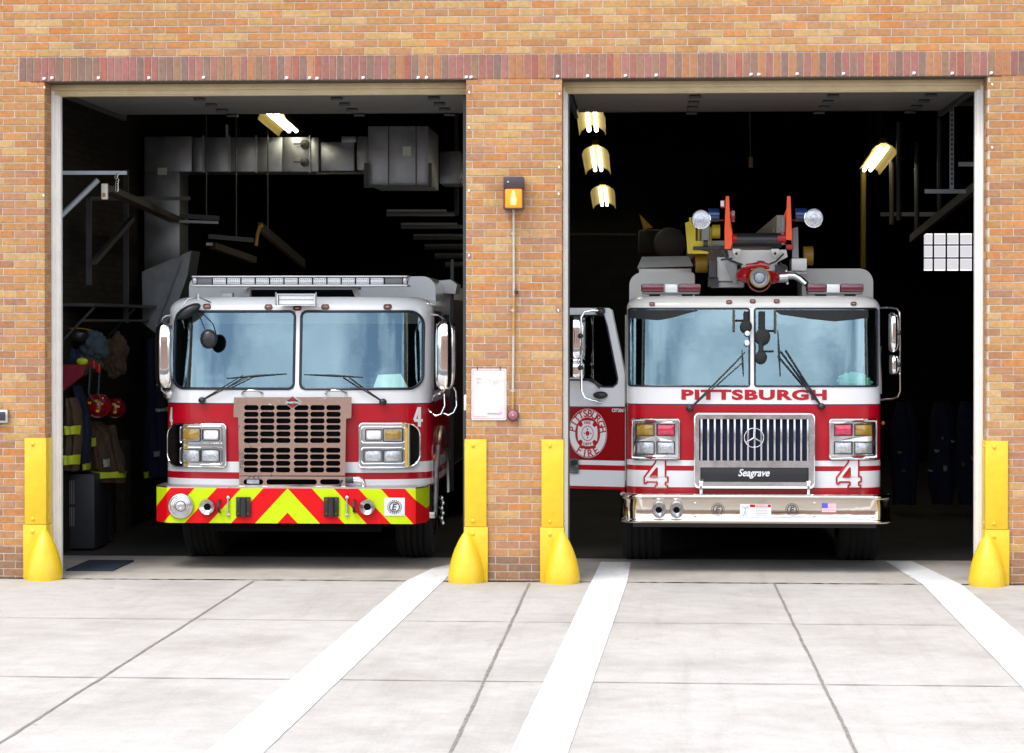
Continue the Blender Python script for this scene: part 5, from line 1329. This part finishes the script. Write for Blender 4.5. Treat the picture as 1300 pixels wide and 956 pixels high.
# light bars
for (x0, x1, w0, w1, lb_) in ((814, 889.5, 844, 860, 1), (1025, 1096.5, 1049.5, 1066.5, 2)):
    Yl = 1.25; mb = MB('grey_paint'); mb.pbox(x0 + 1, 370.8, x1 - 1, 373.4, Yl + .01, .28, .006); bar = mb.build('light_bar', LT)
    for (u0, u1) in ((x0, w0 - 1), (w1 + 1, x1)): mb = MB('deep_lens'); mb.pbox(u0, 360.3, u1, 370.6, Yl, .30, .012); mb.build('red_lens', bar)
    mb = MB('led_lens'); mb.pbox(w0, 360.6, w1, 371.6, Yl + .006, .28, .01); mb.build('clear_lens', bar)
    mb = MB('black_plastic'); mb.pbox(x0 + 10, 373.5, x0 + 24, 377.5, Yl + .1, .1); mb.pbox(x1 - 24, 373.5, x1 - 10, 377.5, Yl + .1, .1); mb.build('foot', bar)
# raised roof boxes
mb = MB('cream_paint'); Y_ = 1.9
mb.prism([Vector((p[0], Y_, p[1])) for p in rrect(P(799, 360, Y_).x, C2.zt - .2, P(882, 360, Y_).x, P(840, 346, Y_).z, (.01, .01, .03, .12), 7)], (0, 1.4, 0)); mb.build('raised_roof', LT, smooth=40)
mb = MB('cream_paint'); mb.prism([P(809, 340, 2.1), P(815, 326, 2.3), P(874, 325, 2.3), P(880, 338, 2.1)], (0, .9, 0)); mb.pbox(811, 341, 878, 358, 2.05, .8, .01); mb.build('roof_locker', LT)
mb = MB('cream_paint'); mb.prism([Vector((p[0], Y_, p[1])) for p in rrect(P(1018, 360, Y_).x, C2.zt - .2, P(1108.5, 360, Y_).x, P(1060, 341, Y_).z, (.01, .01, .13, .01), 7)], (0, 1.4, 0)); mb.build('raised_roof', LT, smooth=40)
mb = MB('dark_void'); mb.pbox(880, 345, 1024, 379, 2.6, .6); mb.build('roof_well', LT)
# ladder tip assembly
YT = 1.5
mb = MB('cream_paint'); mb.prism([P(924, 318, YT), P(998, 317, YT), P(1000, 326, YT), P(987, 333, YT), P(985, 345, YT), P(944, 346, YT), P(940, 334, YT), P(926, 328, YT)], (0, .4, 0)); mb.pbox(910, 326, 936, 357, YT + .1, .3, .01); mb.pbox(1005, 328, 1024.5, 344, YT, .35, .01); mb.pbox(936, 340, 1000, 358, YT + .2, .5, .01); mb.pbox(903, 357, 945, 365, YT + .15, .4, .01); mb.pbox(1000, 344, 1024, 348, YT + .05, .3, .004)
lad = mb.build('ladder_tip', LT)
for (x, s_, pr) in ((924, -1, 0), (1002, 1, 0)):
    mb = MB('orange_paint'); o_ = 0
    pts = [P(x - 2.3, 249, YT - .1), P(x + 1.6, 249, YT - .1), P(x + 3, 288, YT - .1), P(x + 5.5 - (2 if s_ > 0 else 0), 296, YT - .1), P(x + 5.2 - (2 if s_ > 0 else 0), 310, YT - .1), P(x + 3, 316 if s_ < 0 else 305, YT - .1), P(x - 4, 316 if s_ < 0 else 304, YT - .1), P(x - 4, 292, YT - .1)]
    mb.prism(pts, (0, .07, 0)); mb.build('ladder_horn', LT)
    mb = MB('orange_paint'); mb.prism([P(x + (4 if s_ < 0 else -7), 284 - 10 * (s_ > 0), YT + .02), P(x + (1 if s_ < 0 else -2), 262, YT + .02), P(x + (1 if s_ < 0 else 1), 300, YT + .02), P(x + (7 if s_ < 0 else -6), 300, YT + .02)], (0, .06, 0)); mb.build('horn_gusset', LT)
    mb = MB('bright_red'); mb.tube([P(x + (6 if s_ < 0 else -13 - 2), 303, YT - .05), P(x + (11 if s_ < 0 else -4), 303, YT - .05)], [.035, .042] if s_ > 0 else [.05, .035], 10); mb.pbox(x - 4, 310, x + 5, 317, YT - .03, .1, .01); mb.build('horn_pivot', LT)
mb = MB('black_plastic'); mb.tube([P(930, 305, YT), P(992, 305, YT)], .068, 20); mb.build('roller', LT)
mb = MB('dull_chrome'); mb.tube([P(933, 302, YT - .055), P(958, 302, YT - .055)], .004, 6); mb.build('roller_trim', LT)
for (x, hx) in ((890, 906), (1033.2, 1017)):
    q = P(x, 278.5 if x < 900 else 276.8, YT - .32)
    mb = MB('blue_paint'); h_ = P(hx, 274, YT - .05); mb.lathe([(.05, -.30), (.055, -.28), (.06, -.12), (.078, -.05), (.086, -.008)], q, seg=32); mb.tube([P(hx - 7, 273, YT + .1), P(hx + 7, 273, YT + .1)], .065, 20); sp = mb.build('spotlight', LT)
    mb = MB('chrome'); mb.lathe([(.088, -.012), (.089, .006), (.082, .010), (.080, .0)], q, seg=36); mb.build('rim', sp)
    mb = MB('clear_lens'); mb.lathe([(.081, 0), (.06, .010), (.035, .014), (.033, .008), (.018, .010), (.016, .018), (0, .02)], q, seg=36); mb.build('lens', sp)
    mb = MB('chrome'); e = P(918 if x < 900 else 1006, 279.5, YT - .05); mb.tube([P(hx - 5 if x < 900 else hx + 6, 279.5, YT - .12), e], .008, 8); mb.build('mount_arm', sp)
mb = MB('vivid_yellow'); mb.prism([P(870, 283, YT), P(875, 281, YT), P(875, 276, YT), P(878, 276, YT), P(879, 284, YT), P(883, 288, YT), P(883, 306, YT), P(896, 306, YT), P(900, 309, YT), P(900, 314, YT), P(882, 316, YT), P(900, 320, YT), P(899, 322, YT), P(873, 322, YT)], (0, .12, 0)); mb.tube([P(904, 294, YT + .1), P(914, 294, YT + .1)], .065, 16); mb.tube([P(887, 290, YT + .05), P(887, 306, YT + .05)], .008, 6); mb.tube([P(902.5, 288, YT + .05), P(902.5, 320, YT + .05)], .006, 6); mb.build('yellow_frame', LT)
mb = MB('dim_yellow'); mb.tube([P(883, 334, YT + .3), P(898, 334, YT + .3)], .09, 20); mb.build('outrigger_roll', LT); mb = MB('dim_yellow'); mb.tube([P(1020, 325, YT + .4), P(1032, 325, YT + .4)], .09, 20); mb.build('outrigger_roll', LT)
mb = MB('dark_grey'); mb.tube([P(880, 315, YT - .02), P(920, 315, YT - .02)], .016, 8); mb.tube([P(893, 309, YT - .03), P(899, 309, YT - .03)], .032, 12)
mb.build('linkage_rod', LT)
for (a, b) in (((915, 318), (925, 330)), ((925, 330), (943, 336)), ((915, 330), (930, 328)), ((995, 322), (985, 332)), ((985, 332), (975, 336)), ((990, 334), (1000, 340)), ((922, 316), (914, 326))): mb = MB('dark_grey'); mb.tube([P(*a, YT - .06), P(*b, YT - .06)], .010, 6); mb.build('linkage', LT)
mb = MB('dark_grey')
mb.pbox(900, 330, 909, 352, YT + .05, .1); mb.pbox(899, 352, 912, 364, YT + .1, .1); mb.build('side_bracket', LT); mb = MB('dark_grey'); mb.pbox(984, 336, 998, 346, YT - .02, .1); mb.build('valve_box', LT)
mb = MB('grey_paint'); mb.prism([P(1006, 290, YT), P(1013, 288, YT), P(1014, 328, YT), P(1006, 327, YT)], (0, .06, 0)); mb.pbox(991.5, 275, 997, 295, YT - .05, .05, .01); mb.prism([P(920, 336, YT - .1), P(929, 334, YT - .1), P(936, 345, YT - .1), P(936, 358, YT - .1), P(931, 360, YT - .1), P(926, 350, YT - .1)], (0, .03, 0)); mb.build('side_plate', LT)
mb = MB('cream_paint')
for px in (935, 984): mb.prism([P(px - 5, 316, YT - .1), P(px + 5, 316, YT - .1), P(px + 4, 322, YT - .1), P(px, 327, YT - .1), P(px - 4, 322, YT - .1)], (0, .05, 0)); mb.use('black_plastic'); mb.lathe([(.014, 0), (.014, .01), (0, .01)], P(px, 322, YT - .105), seg=10); mb.use('cream_paint')
mb.build('lug', LT)
mb = MB('bright_red'); mb.pbox(915, 254, 920.5, 264, YT - .1, .05, .006); mb.use('sticker_white'); mb.pbox(914.8, 255, 919, 262, YT - .106, .005, .001); mb.build('tip_sign', LT)
mb = MB('deep_red_paint'); mb.pbox(927, 267, 933, 282, YT + .1, .06, .006); mb.build('tip_lamp', LT)
mb = MB('chrome')
for px in (983, 988): mb.tube([P(px - (1 if px < 985 else -1), 289, YT - .06), P(px, 292, YT - .06), P(px - (1 if px < 985 else -1), 295, YT - .06)], .005, 6)
mb.build('clip', LT)
# water monitor
q = P(964.6, 352.3, YT - .35)
mb = MB('helmet_red'); mb.tube([P(941, 350, YT - .1), P(946, 349, YT - .15), P(953, 351, YT - .2)], [.06, .075, .06], 16); mb.tube([P(976, 352, YT - .2), P(981, 352, YT - .15), P(985, 352, YT - .12)], [.06, .065, .05], 16)
mb.lathe([(.075, -.30), (.11, -.2), (.115, -.1), (.1, -.06)], q + Vector((0, 0, -.02)), seg=32); mb.tube([P(947, 339, YT - .2), P(958, 337, YT - .2), P(965, 336, YT - .2), P(977, 338.5, YT - .2)], [.03, .026, .04, .026], 10); mb.tube([P(962, 338, YT - .2), P(963, 333, YT - .2), P(969, 333, YT - .2), P(970, 338, YT - .2)], .018, 8); mon = mb.build('water_monitor', LT)
mb = MB('dim_yellow'); mb.lathe([(.092, -.02), (.094, .0), (.088, .008), (.083, .0), (.085, -.02)], q, seg=40); mb.build('nozzle_ring', mon)
mb = MB('galvanised'); mb.lathe([(.10, -.3), (.086, -.06), (.084, -.01), (.076, -.01), (.07, -.05), (.045, -.06), (.043, -.035), (.028, -.03), (.026, -.02), (0, -.018)], q, seg=40); mb.build('nozzle', mon)
mb = MB('dull_chrome'); mb.tube([P(985, 352, YT - .1), P(992, 352, YT - .1), P(1000, 351.5, YT - .1)], .052, 20); mb.tube([P(1000, 350, YT - .1), P(1009, 350, YT - .1), P(1016, 354, YT - .12), P(1024, 361, YT - .15)], [.035, .035, .032, .028], 14); mb.tube([P(998, 343, YT - .1), P(999.5, 361, YT - .1)], .012, 8); mb.build('monitor_pipe', mon)
# right mirror
m3 = mirror(LT, P(1134.5, 422, 1.2), .10, .36); m4 = mirror(LT, P(1135, 463, 1.2), .09, .18)
mb = MB('chrome'); mb.tube([P(1117, 391, 1.3), P(1132, 390.5, 1.2), P(1139, 392, 1.15), P(1142.8, 397, 1.15), P(1143, 440, 1.15), P(1143, 497, 1.15), P(1140, 504, 1.15), P(1133, 507, 1.2), P(1117, 507.5, 1.3)], .010, 8); mb.build('mirror_arm', LT)
mb = MB('black_plastic')
for y in (422.5, 463): mb.ball(P(1141.5, y, 1.15), .025)
mb.build('mirror_clamp', LT)
mb = MB('chrome'); mb.tube([P(1118.5, 440, 1.15), P(1119, 500, 1.15)], .010, 8); mb.build('grab_rail', LT)
mb = MB('marker_lens'); mb.ball(P(1121, 537, 1.3), .02); mb.build('side_marker', LT)
# dark strips and shapes added on the glass outside, standing in for dark reflections
mb = MB('black_plastic'); c = C2
def inn(px, py, o=-.10): return C2.at(px, py, o)
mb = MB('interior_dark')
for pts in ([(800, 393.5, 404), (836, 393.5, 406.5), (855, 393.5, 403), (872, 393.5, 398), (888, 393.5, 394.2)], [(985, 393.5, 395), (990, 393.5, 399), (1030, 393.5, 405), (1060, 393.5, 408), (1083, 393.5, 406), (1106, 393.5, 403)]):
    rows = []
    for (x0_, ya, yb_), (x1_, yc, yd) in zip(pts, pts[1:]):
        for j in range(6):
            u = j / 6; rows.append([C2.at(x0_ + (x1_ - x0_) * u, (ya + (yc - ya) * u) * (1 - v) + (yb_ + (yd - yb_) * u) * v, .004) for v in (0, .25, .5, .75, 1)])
    mb.grid(rows); mb.build('dark_glass_strip', LT); mb = MB('interior_dark')  # black strip laid on the glass as a painted dark reflection
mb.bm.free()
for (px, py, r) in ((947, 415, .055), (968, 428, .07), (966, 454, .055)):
    mb = MB('interior_dark'); mb.ball(inn(px, py, .035), r, (1, .4, 1.1)); mb.tube([inn(px, py, .035), inn(px, 396, .035)], .022, 8); mb.tube([inn(px, py - 8, .03), inn(px + (-14 if px < 957 else 16), py - 8, .03)], .008, 6); mb.build('dark_glass_shape', LT)  # added dark silhouettes outside the glass, in place of a reflection
mb = MB('brown_paint'); mb.obox(inn(931.5, 394, .03), inn(931.5, 421, .03), .036, .02); mb.build('dark_glass_bar', LT); mb = MB('brown_paint'); mb.obox(inn(984, 394, .03), inn(984, 423, .03), .036, .02); mb.build('dark_glass_bar', LT)  # upright bars of the same added silhouette
mb = MB('sticker_white'); mb.ball(inn(948.5, 424, .055), .03, (.8, .3, .8)); mb.ball(inn(948, 436, .055), .03, (.8, .3, .9)); mb.build('pale_glass_spot', LT)  # pale spots on the added silhouettes
# steps, chassis, wheels, body
mb = MB('dark_void'); mb.box((C2.xc - 1.05, 1.2, .42), (C2.xc + 1.05, 9.6, .82)); mb.build('chassis', LT)
mb = MB('black_plastic'); mb.box((C2.xc - 1.1, .98, .40), (C2.xc + 1.1, 1.05, .46)); mb.tube([(C2.xc - .9, 2.0, .5), (C2.xc + .9, 2.0, .5)], .07, 10); mb.build('front_axle', LT)
for sx in (-1, 1): wheel(LT, C2.xc + sx * 1.02, 2.1, .53, .36, sx)
for sx in (-1, 1): wheel(LT, C2.xc + sx * .95, 8, .53, .5, sx)
mb = MB('red_paint'); mb.box((C2.xc - 1.12, 3.6, .75), (C2.xc + 1.12, 11.5, 2.75), .04); mb.build('rear_body', LT)
mb = MB('cream_paint'); mb.box((C2.xc - .42, 3.5, 3.05), (C2.xc - .34, 13, 3.35)); mb.box((C2.xc + .34, 3.5, 3.05), (C2.xc + .42, 13, 3.35)); 
for k in range(20): mb.box((C2.xc - .34, 3.7 + k * .45, 3.06), (C2.xc + .34, 3.74 + k * .45, 3.10))
mb.build('ladder', LT)
# open door (swung out about fifty degrees)
hinge = P(794, 500, 1.28); dn = Vector((-.30, -.954, 0)); dd = Vector((-.954, .30, 0))
def dp(px, py, off=0): return HIT(px, py, hinge, dn) + dn * off
def dxz(px, py): p = HIT(px, py, hinge, dn); return ((p - hinge).dot(dd), p.z)
def dmap(off=0): return lambda c: hinge.xy.to_3d() + dd * c.x + Vector((0, 0, c.y)) + dn * (off + c.z)
def droof(pts): return [dxz(*p) for p in pts]
outw = droof([(794, 517), (694, 517)]); 
def fullw(py): return dxz(694, py)
shape_up = droof([(794, 516), (794, 474), (777, 393.5), (773, 391), (694, 391), (694, 516)])
wino = droof([(768, 400.5), (772, 415), (785, 481), (784, 487), (779, 491), (766, 491), (758, 486), (754, 482), (694 + 8, 481), (694 + 8, 400.5)])
mb = MB('white_paint'); me = curve_mesh([shape_up, wino[::-1]], .02); mb.mesh(me, dmap(0)); cd_ = mb.build('cab_door', LT, label='white and red cab door with round emblem standing open')
for (y0, y1, m_) in ((516, 517.5, 'stripe_line'), (517.5, 584.5, 'deep_red_paint'), (584.5, 590.5, 'white_paint'), (590.5, 597, 'red_paint'), (597, 617.5, 'white_paint'), (617.5, 621, 'red_paint')):
    p0, p1 = dxz(794, y0), dxz(694, y1); z0, z1 = dxz(770, y1)[1], dxz(770, y0)[1]
    mb = MB(m_); me = curve_mesh([[(0, z0), (.80, z0), (.80, z1), (0, z1)]], .02); mb.mesh(me, dmap(0)); mb.build('door_panel', cd_)
mb = MB('side_glass'); me = curve_mesh([wino], .003); mb.mesh(me, dmap(-.004)); mb.build('door_window', cd_)
mb = MB('interior_dark'); me = curve_mesh([wino], .002); mb.mesh(me, dmap(-.03)); mb.build('door_window_backing', cd_)  # dark sheet set just behind the door glass
mb = MB('gasket'); pts = clean([dmap(.02)(Vector((p[0], p[1], 0))) for p in wino]); mb.tube(pts, .009, 6, closed=True); mb.tube([dp(722, 481.5, .024), dp(748, 482, .024), dp(757, 486, .024), dp(763, 492, .024)], .012, 8); mb.build('gasket', cd_)
# emblem
ec = dxz(747, 550); R = abs(dxz(722.8, 550)[0] - ec[0]); Rz = (dxz(747, 518.8)[1] - dxz(747, 581.2)[1]) / 2
def circ(r, n=56, rz=None): return [(ec[0] + r * R * math.cos(2 * PI * k / n), ec[1] + r * Rz * math.sin(2 * PI * k / n)) for k in range(n)]
mb = MB('sticker_white'); mb.mesh(curve_mesh([circ(1)], .0006), dmap(.0215)); em = mb.build('emblem', cd_)
mb = MB('bright_red'); mb.mesh(curve_mesh([circ(.64), circ(.42)[::-1]], .0005), dmap(.0227)); mb.mesh(curve_mesh([circ(.985), circ(.955)[::-1]], .0004), dmap(.0225))
mb.mesh(curve_mesh([circ(.655), circ(.635)[::-1]], .0004), dmap(.0225))
def ringtext(s, a0, a1, r, size, flip=False):
    for k, ch in enumerate(s):
        a = math.radians(a0 + (a1 - a0) * k / (len(s) - 1)); m_ = text_mesh(ch, size, .0004, size * .02); ca, sa = math.cos(a), math.sin(a)
        rot = a - PI / 2 if not flip else a + PI / 2; cr, sr_ = math.cos(rot), math.sin(rot); f_ = dmap(.0226)
        # dd points to the left in the picture, so mirror along it
        mb.mesh(m_, lambda c: f_(Vector((ec[0] - (ca * r * R + c.x * cr - c.y * sr_), ec[1] + sa * r * Rz + c.x * sr_ + c.y * cr, c.z))))
ringtext('PITTSBURGH', 168, 12, .81, .088); ringtext('FIRE', 238, 302, .81, .092, True)
mb.build('emblem_ring', em, smooth=0)
# white maltese cross with red details
cross = []
for q_ in range(4):
    b_ = PI / 2 * q_
    for (r_, a_) in ((.22, -45), (.58, -33), (.53, -12), (.53, 12), (.58, 33)): a__ = b_ + math.radians(a_) + PI / 2; cross.append((ec[0] + r_ * R * math.cos(a__), ec[1] + r_ * Rz * math.sin(a__)))
mb = MB('sticker_white'); mb.mesh(curve_mesh([cross], .0004), dmap(.0236)); mb.mesh(curve_mesh([circ(.30)], .0004), dmap(.0245)); mb.build('cross', em, smooth=0)
mb = MB('bright_red'); mb.mesh(curve_mesh([circ(.31), circ(.28)[::-1]], .0003), dmap(.0252)); mb.mesh(curve_mesh([circ(.10)], .0003), dmap(.0252))
for k in range(4): a_ = PI / 2 * k; p = (ec[0] + .17 * R * math.cos(a_), ec[1] + .17 * Rz * math.sin(a_)); mb.mesh(curve_mesh([[(p[0] + .035 * R * math.cos(2 * PI * j / 8), p[1] + .035 * Rz * math.sin(2 * PI * j / 8)) for j in range(8)]], .0003), dmap(.0252))
for (s_, dz) in (('FIRE', .43), ('DEPT', -.43)):
    m_ = text_mesh(s_, .035, .0003, .001); f_ = dmap(.0246); mb.mesh(m_, lambda c: f_(Vector((ec[0] - c.x, ec[1] + dz * Rz + c.y, c.z))))
mb.build('crest', em, smooth=0)
mb = MB('sticker_white'); e2 = dxz(785.5, 520.8); m_ = text_mesh('CST2061', .042, .0003, .0012); f_ = dmap(.0215); mb.mesh(m_, lambda c: f_(Vector((e2[0] - c.x * .8, e2[1] + c.y, c.z)))); mb.build('unit_code', cd_, smooth=0)
mb = MB('dull_chrome'); p = dp(730, 592, .024); me = curve_mesh([[(x_, y_) for (x_, y_) in rrect(dxz(736, 601)[0], dxz(736, 601)[1], dxz(724.5, 582)[0], dxz(724.5, 582)[1], .012)]], .008); mb.mesh(me, dmap(.028)); mb.use('black_plastic'); me = curve_mesh([rrect(dxz(734.5, 590)[0], dxz(734.5, 590)[1], dxz(726, 584)[0], dxz(726, 584)[1], .008)], .004); mb.mesh(me, dmap(.036)); mb.build('handle', cd_)
# door mirror
mb = MB('chrome'); mb.tube([dp(770, 395, .03), dp(757, 394, .10), dp(748, 396, .14), dp(745, 403, .16), dp(745, 440, .16), dp(745, 495, .16), dp(748, 504, .14), dp(756, 508, .09), dp(765, 511, .03)], .011, 10); mb.build('mirror_arm', cd_)
mb = MB('black_plastic')
for y in (426.5, 466.5): mb.ball(dp(744, y, .16), .026)
for (x_, y_, w__, h__) in ((764, 395, .05, .035), (764, 501.5, .07, .035)): p = dp(x_, y_, .04); mb.ball(p, 1, (w__, .04, h__))
mb.build('mirror_clamp', cd_)
mm_ = mirror(cd_, dp(733, 430, .12), .24, .42); mirror(cd_, dp(733, 470, .12), .22, .16)
mb = MB('brushed'); mb.tube([P(794.6, 400, 1.22), P(794.6, 513, 1.22)], .008, 8); mb.tube([P(794.3, 517, 1.2), P(794.3, 610, 1.2)], .006, 6); mb.build('door_hinge', LT)
# mint cloth on dash
mb = MB('mint_cloth'); q = C2.at(1095, 483, -.13); mb.ball(q, .10, (1.4, .45, .8), 60, 40)
for v in mb.bm.verts:
    d = v.co - q; v.co = q + d * (1 + .5 * noise.noise(d * 11) + .45 * abs(noise.noise(d * 26 + Vector((3, 1, 2)))))
mb.build('mint_towel', label='crumpled mint green towel on the ladder truck dashboard', cat='towel', smooth=60)

# ================================================================== ACROSS THE STREET (seen in the chrome)
t = thing('brick_building', (0, -31.2, 0), 'low red brick building across the street mirrored in the chrome', 'building')
mb = MB('street_brick'); mb.box((-24, -34.5, 0), (24, -31, 5.2)); mb.build('wall', t)
mb = MB('opp_trim'); mb.box((-24.2, -34.6, 5.21), (24.2, -30.9, 5.6)); mb.build('parapet', t)
for x in (-18, -11, -4, 3, 10, 17):
    mb = MB('opp_trim'); mb.box((x - 1, -31.02, 1.4), (x + 1, -30.93, 1.5)); mb.box((x - 1, -31.02, 3.5), (x + 1, -30.93, 3.6)); mb.box((x - 1, -31.02, 1.501), (x - .92, -30.95, 3.499)); mb.box((x + .92, -31.02, 1.501), (x + 1, -30.95, 3.499)); w_ = mb.build('window', t)
    mb = MB('side_glass'); mb.box((x - .91, -31.01, 1.51), (x + .91, -30.985, 3.49)); mb.build('pane', w_)

# ================================================================== LIGHT
W = bpy.data.worlds.new('World'); scene.world = W; W.use_nodes = True; N = W.node_tree.nodes; L = W.node_tree.links
bg = N['Background']; sky = N.new('ShaderNodeTexSky'); sky.sky_type = 'NISHITA'; sky.sun_disc = False
SE, SR = math.radians(56), math.radians(200)
sky.sun_elevation = SE; sky.sun_rotation = SR; sky.air_density = 1.1; sky.dust_density = 1.6
tc = N.new('ShaderNodeTexCoord'); mp = N.new('ShaderNodeMapping'); mp.inputs['Scale'].default_value = (1, 1, 4.5); L.new(tc.outputs['Generated'], mp.inputs['Vector'])
no = N.new('ShaderNodeTexNoise'); no.inputs['Scale'].default_value = 3.6; no.inputs['Detail'].default_value = 5; no.inputs['Roughness'].default_value = .5; L.new(mp.outputs[0], no.inputs['Vector'])
cr = N.new('ShaderNodeValToRGB'); cr.color_ramp.elements[0].position = .40; cr.color_ramp.elements[1].position = .66; L.new(no.outputs['Fac'], cr.inputs[0])
mx = N.new('ShaderNodeMix'); mx.data_type = 'RGBA'; mx.clamp_result = False; L.new(cr.outputs[0], mx.inputs['Factor']); L.new(sky.outputs[0], mx.inputs['A']); mx.inputs['B'].default_value = (15, 15.4, 15.8, 1)
L.new(mx.outputs['Result'], bg.inputs['Color']); bg.inputs['Strength'].default_value = .12
sd_ = bpy.data.lights.new('sun', 'SUN'); sd_.energy = 1.3; sd_.angle = math.radians(25); sd_.color = (1, .97, .92)
so_ = bpy.data.objects.new('sun', sd_); COL.objects.link(so_)
dirv = Vector((-.42, -.62, 1.25)).normalized()          # towards the sun: high, in front and to the left
so_.rotation_euler = dirv.to_track_quat('Z', 'Y').to_euler()
sky.sun_elevation = math.asin(dirv.z); sky.sun_rotation = math.atan2(dirv.x, dirv.y)
scene.view_settings.view_transform = 'Standard'; scene.view_settings.look = 'None'; scene.view_settings.gamma = 1
scene.view_settings.exposure = .95
scene.render.engine = 'CYCLES'
scene.cycles.max_bounces = 8; scene.cycles.transparent_max_bounces = 12; scene.cycles.caustics_reflective = False
scene.render.resolution_x = 1024; scene.render.resolution_y = 753
